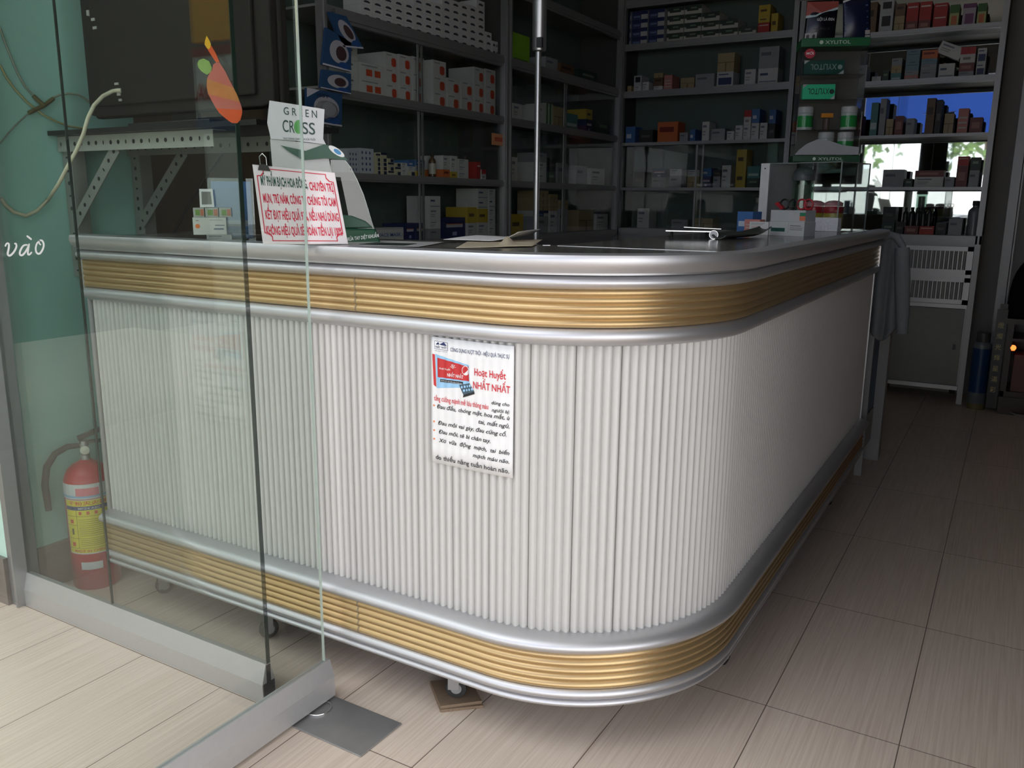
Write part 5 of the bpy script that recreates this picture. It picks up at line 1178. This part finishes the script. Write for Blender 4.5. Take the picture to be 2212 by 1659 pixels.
def bent(s, a0, a1, z, h, mi): b.geo(text(s, 1, 1, bold=.012), lambda x, y: Vector((ex+(R_+.0018)*math.cos(fa+a0+(a1-a0)*x), ey+(R_+.0018)*math.sin(fa+a0+(a1-a0)*x), z+h*y)), mi)
bent('MADE IN CHINA', -.85, .55, .125, .0085, 6); bent('干粉灭火器', -.95, .70, .2745, .010, 6); bent('MFZ4 ABC', -.5, .4, .261, .006, 0)
b.build('label', [cmat((196, 200, 200)), cmat((214, 202, 40)), cmat((60, 70, 110)), cmat((70, 66, 40)), cmat((130, 170, 200)), cmat((214, 120, 130)), cmat((200, 70, 40))], t)
b = MB(); b.lathe([(.013, .396), (.013, .412), (.010, .414), (.010, .440), (.013, .442), (.013, .456), (0, .456)], 16, 0, base)
fx = Vector((math.cos(fa), math.sin(fa), 0)); b.lathe([(0, 0), (.013, 0), (.013, .010), (0, .012)], 16, 1, Vector((ex, ey, .430))+fx*.010, fx); b.build('valve', [STEEL, cmat((196, 196, 180), .35)], t, smooth=40)
side = Vector((-fx.y, fx.x, 0)); side = side if side.dot(_rt) > 0 else -side
vt = Vector((ex, ey, .452))
b = MB(); b.bar(vt-side*.012, vt+side*.130-Zu*.002, .020, .007); b.build('carry_handle', BLACK_PL, t, bevel=.001)
b = MB(); b.bar(vt-side*.016+Zu*.012, vt+side*.045+Zu*.034, .020, .013); b.bar(vt+side*.045+Zu*.034, vt+side*.135+Zu*.078, .020, .006); b.build('squeeze_lever', BLACK_PL, t, bevel=.001)
b = MB(); b.tube([vt-side*.012-Zu*.010, vt-side*.045-Zu*.010, vt-side*.080-Zu*.028, vt-side*.105-Zu*.065+fx*.0, vt-side*.115-Zu*.12-fx*.0, vt-side*.112-Zu*.20], [.007, .009, .0095, .0105, .0105, .0095], 10); b.build('hose', RUBBER, t, smooth=60)
b = MB(); b.box((-2.436, 1.60, .0), (-2.40, 1.70, .10)); b.box((-2.4364, 1.598, .085), (-2.3995, 1.702, .102), 1)
tag(b.build('carton_offcut', [cmat((96, 48, 50)), cmat((150, 140, 120))], origin=(-2.418, 1.65, 0)), 'small maroon carton on the floor behind the fire extinguisher', 'box')

# ================================================================== BLUE DISPLAY PACKS ON THE LEFT CABINET POST
XP = -2.445
def pack(name, quad, label, kind):
    P = [onx(u, v, XP) for u, v in quad]       # tl, tr, br, bl in the photograph
    c_ = sum(P, Vector())/4
    t = thing(name, label, 'pack', tuple(P[3]))
    b = MB(); b.prism([P[3], P[2], P[1], P[0]], (.004, 0, 0), (.016, 0, 0)); b.build('card', cmat((44, 76, 114), .35), t)
    f = lambda x, y, o=.0166: (P[3]*(1-x)+P[2]*x)*(1-y)+(P[0]*(1-x)+P[1]*x)*y+Vector((o, 0, 0))
    b = MB(); b.add([f(.55+.36*math.cos(k*PI/10), .50+.34*math.sin(k*PI/10)) for k in range(20)], [tuple(range(20))], 0)
    b.add([f(.62+.20*math.cos(k*PI/8), .48+.22*math.sin(k*PI/8), .0170) for k in range(16)], [tuple(range(16))], 1)
    b.add([f(.74+.2*math.cos(k*PI/8), .14+.1*math.sin(k*PI/8), .0170) for k in range(16)], [tuple(range(16))], 2); b.add([f(*p) for p in ((0, 0), (1, 0), (1, .05), (0, .05))], [(0, 1, 2, 3)], 3)
    if kind == 1:
        b.add([f(*p) for p in ((0, 1), (0, .72), (.35, 1))], [(0, 1, 2)], 3)
    b.build('print', [cmat((170, 168, 176)), cmat((70, 50, 52) if kind != 1 else (190, 196, 198)), cmat((40, 80, 140)), cmat((196, 196, 206))], t)
    if kind == 1:
        b = MB(); g = text('ISSY', 1, 1, bold=.02); b.geo(g, lambda x, y: f(.28+.34*x, .80+.10*y, .0172)); b.build('lettering', cmat((24, 34, 58)), t)
        b = MB(); b.add([f(.55+.26*math.cos(k*PI/10), .42+.26*math.sin(k*PI/10), .030) for k in range(20)]+[f(.55+.32*math.cos(k*PI/10), .42+.31*math.sin(k*PI/10), .0168) for k in range(20)], [tuple(range(20))]+[(k, (k+1) % 20, 20+(k+1) % 20, 20+k) for k in range(20)]); b.build('blister', glass('blister_film', (.92, .93, .94), .1, .03, 2.2), t, smooth=70)
pack('hanging_pack', [(656, 190), (733, 204), (732, 274), (656, 262)], 'lowest blue hanging pack with clear blister, on the post behind the header card', 1)
pack('hanging_pack', [(690, 150), (752, 160), (752, 204), (686, 190)], 'blue hanging pack with an oval picture, third down on the left cabinet post', 0)
pack('hanging_pack', [(698, 60), (752, 92), (752, 156), (690, 140)], 'blue hanging pack with a white oval, second down on the left cabinet post', 0)
pack('hanging_pack', [(703, 26), (742, 36), (779, 106), (735, 102)], 'tilted uppermost blue hanging pack on the left cabinet post', 2)
b = MB(); b.tube([onx(718, 28, -2.452), onx(718, 20, -2.445), onx(722, 19, -2.436), onx(723, 27, -2.434)], .002, 6); tag(b.build('wire_hook', CHROME, smooth=60, origin=tuple(onx(718, 28, -2.45))), 'small wire hook above the tilted blue pack on the left cabinet', 'hook')

# ================================================================== FLOOR ALTAR AND GAS BOTTLE AT THE RIGHT EDGE
ax0, ay0 = -.03, 5.52
t = thing('floor_altar', 'dark lacquered floor altar with a black rounded top and a gold character strip', 'altar', (.22, 5.7, 0))
LACQ = mat('dark_lacquer', srgb(46, 22, 20), .35, 0, .2, 12)
b = MB(); b.box((.00, ay0, .0), (.52, ay0+.36, .10)); b.box((.02, ay0+.02, .10), (.50, ay0+.36, .13)); b.box((.0, ay0+.34, .13), (.52, ay0+.36, .52)); b.box((.0, ay0+.02, .13), (.03, ay0+.36, .52)); b.box((.49, ay0+.02, .13), (.52, ay0+.36, .52)); b.box((-.01, ay0-.005, .52), (.53, ay0+.36, .55)); b.build('cabinet', LACQ, t)
b = MB(); n = 24; xl = ony(2168, 720, ay0+.05).x; P = [(xl+.30*(1-math.cos(PI*k/n)), ay0+.05, .552+.40*math.sin(PI*k/n)**.55) for k in range(n+1)]; b.prism(P, (0, 0, 0), (0, .28, 0)); b.build('rounded_top', mat('matt_black', (.008, .008, .008), .8, spec=.1), t, bevel=.01)
b = MB(); b.box((-.062, ay0-.012, .03), (-.008, ay0, .60)); b.box((-.05, ay0-.01, .60), (-.012, ay0, .63)); b.build('character_strip', BLACK_PL, t)
b = MB()
for i, ch in enumerate('燈燭光輝星滿彩'): b.geo(text(ch, .026, .030), plane_fn((-.050, ay0-.0128, .497-.062*i), (1, 0, 0), (0, 0, 1)), 0)
b.build('gold_characters', cmat((206, 190, 120), .4), t)
lp = ony(2188, 753, ay0+.03)
b = MB(); b.lathe([(.010, -.04), (.012, -.012), (.006, -.010)], 12, 1, lp); b.lathe([(0, -.012), (.010, -.010), (.0165, .002), (.0150, .012), (.008, .019), (0, .021)], 16, 0, lp); b.build('red_lamp', [mat('red_lamp_glow', (.9, .1, .03), .4, emit=(1.0, .16, .03), estr=3.0), BLACK_PL], t, smooth=60)
b = MB(); b.box((.03, ay0+.03, .42), (.49, ay0+.33, .435)); b.box((.05, ay0+.05, .13), (.16, ay0+.25, .34), 1); b.build('inner_shelf', [LACQ, cmat((110, 70, 64))], t)
b = MB(); p = onz(2206, 898, 0); b.lathe([(0, .004), (.05, .004), (.052, 0), (.085, .018), (.088, .022), (.05, .010), (0, .010)], 24, 0, (p.x+.02, p.y, 0)); tag(b.build('saucer', cmat((170, 168, 170), .3), smooth=40, origin=(p.x+.02, p.y, 0)), 'pale saucer on the floor in front of the altar at the right edge', 'dish')
gp = onz(2108, 868, 0); gp = Vector((-.115, 5.60, 0))
t = thing('spray_can', 'tall blue spray can standing on the floor between the cabinet and the altar', 'can', tuple(gp))
b = MB(); b.lathe([(0, .0), (.046, .0), (.048, .006), (.048, .38), (.046, .386), (.030, .402), (.026, .404)], 20, 0, gp); b.lathe([(.0484, .10), (.0484, .36)], 20, 1, gp); b.lathe([(.0486, .0), (.0486, .035)], 20, 2, gp); b.build('body', [cmat((110, 116, 120), .35), cmat((28, 62, 104), .35), cmat((120, 112, 74), .4)], t, smooth=40)
b = MB(); b.lathe([(.034, .386), (.036, .388), (.036, .45), (.030, .455), (0, .455)], 18, 0, gp); b.build('cap', cmat((80, 76, 76), .4), t, smooth=40)
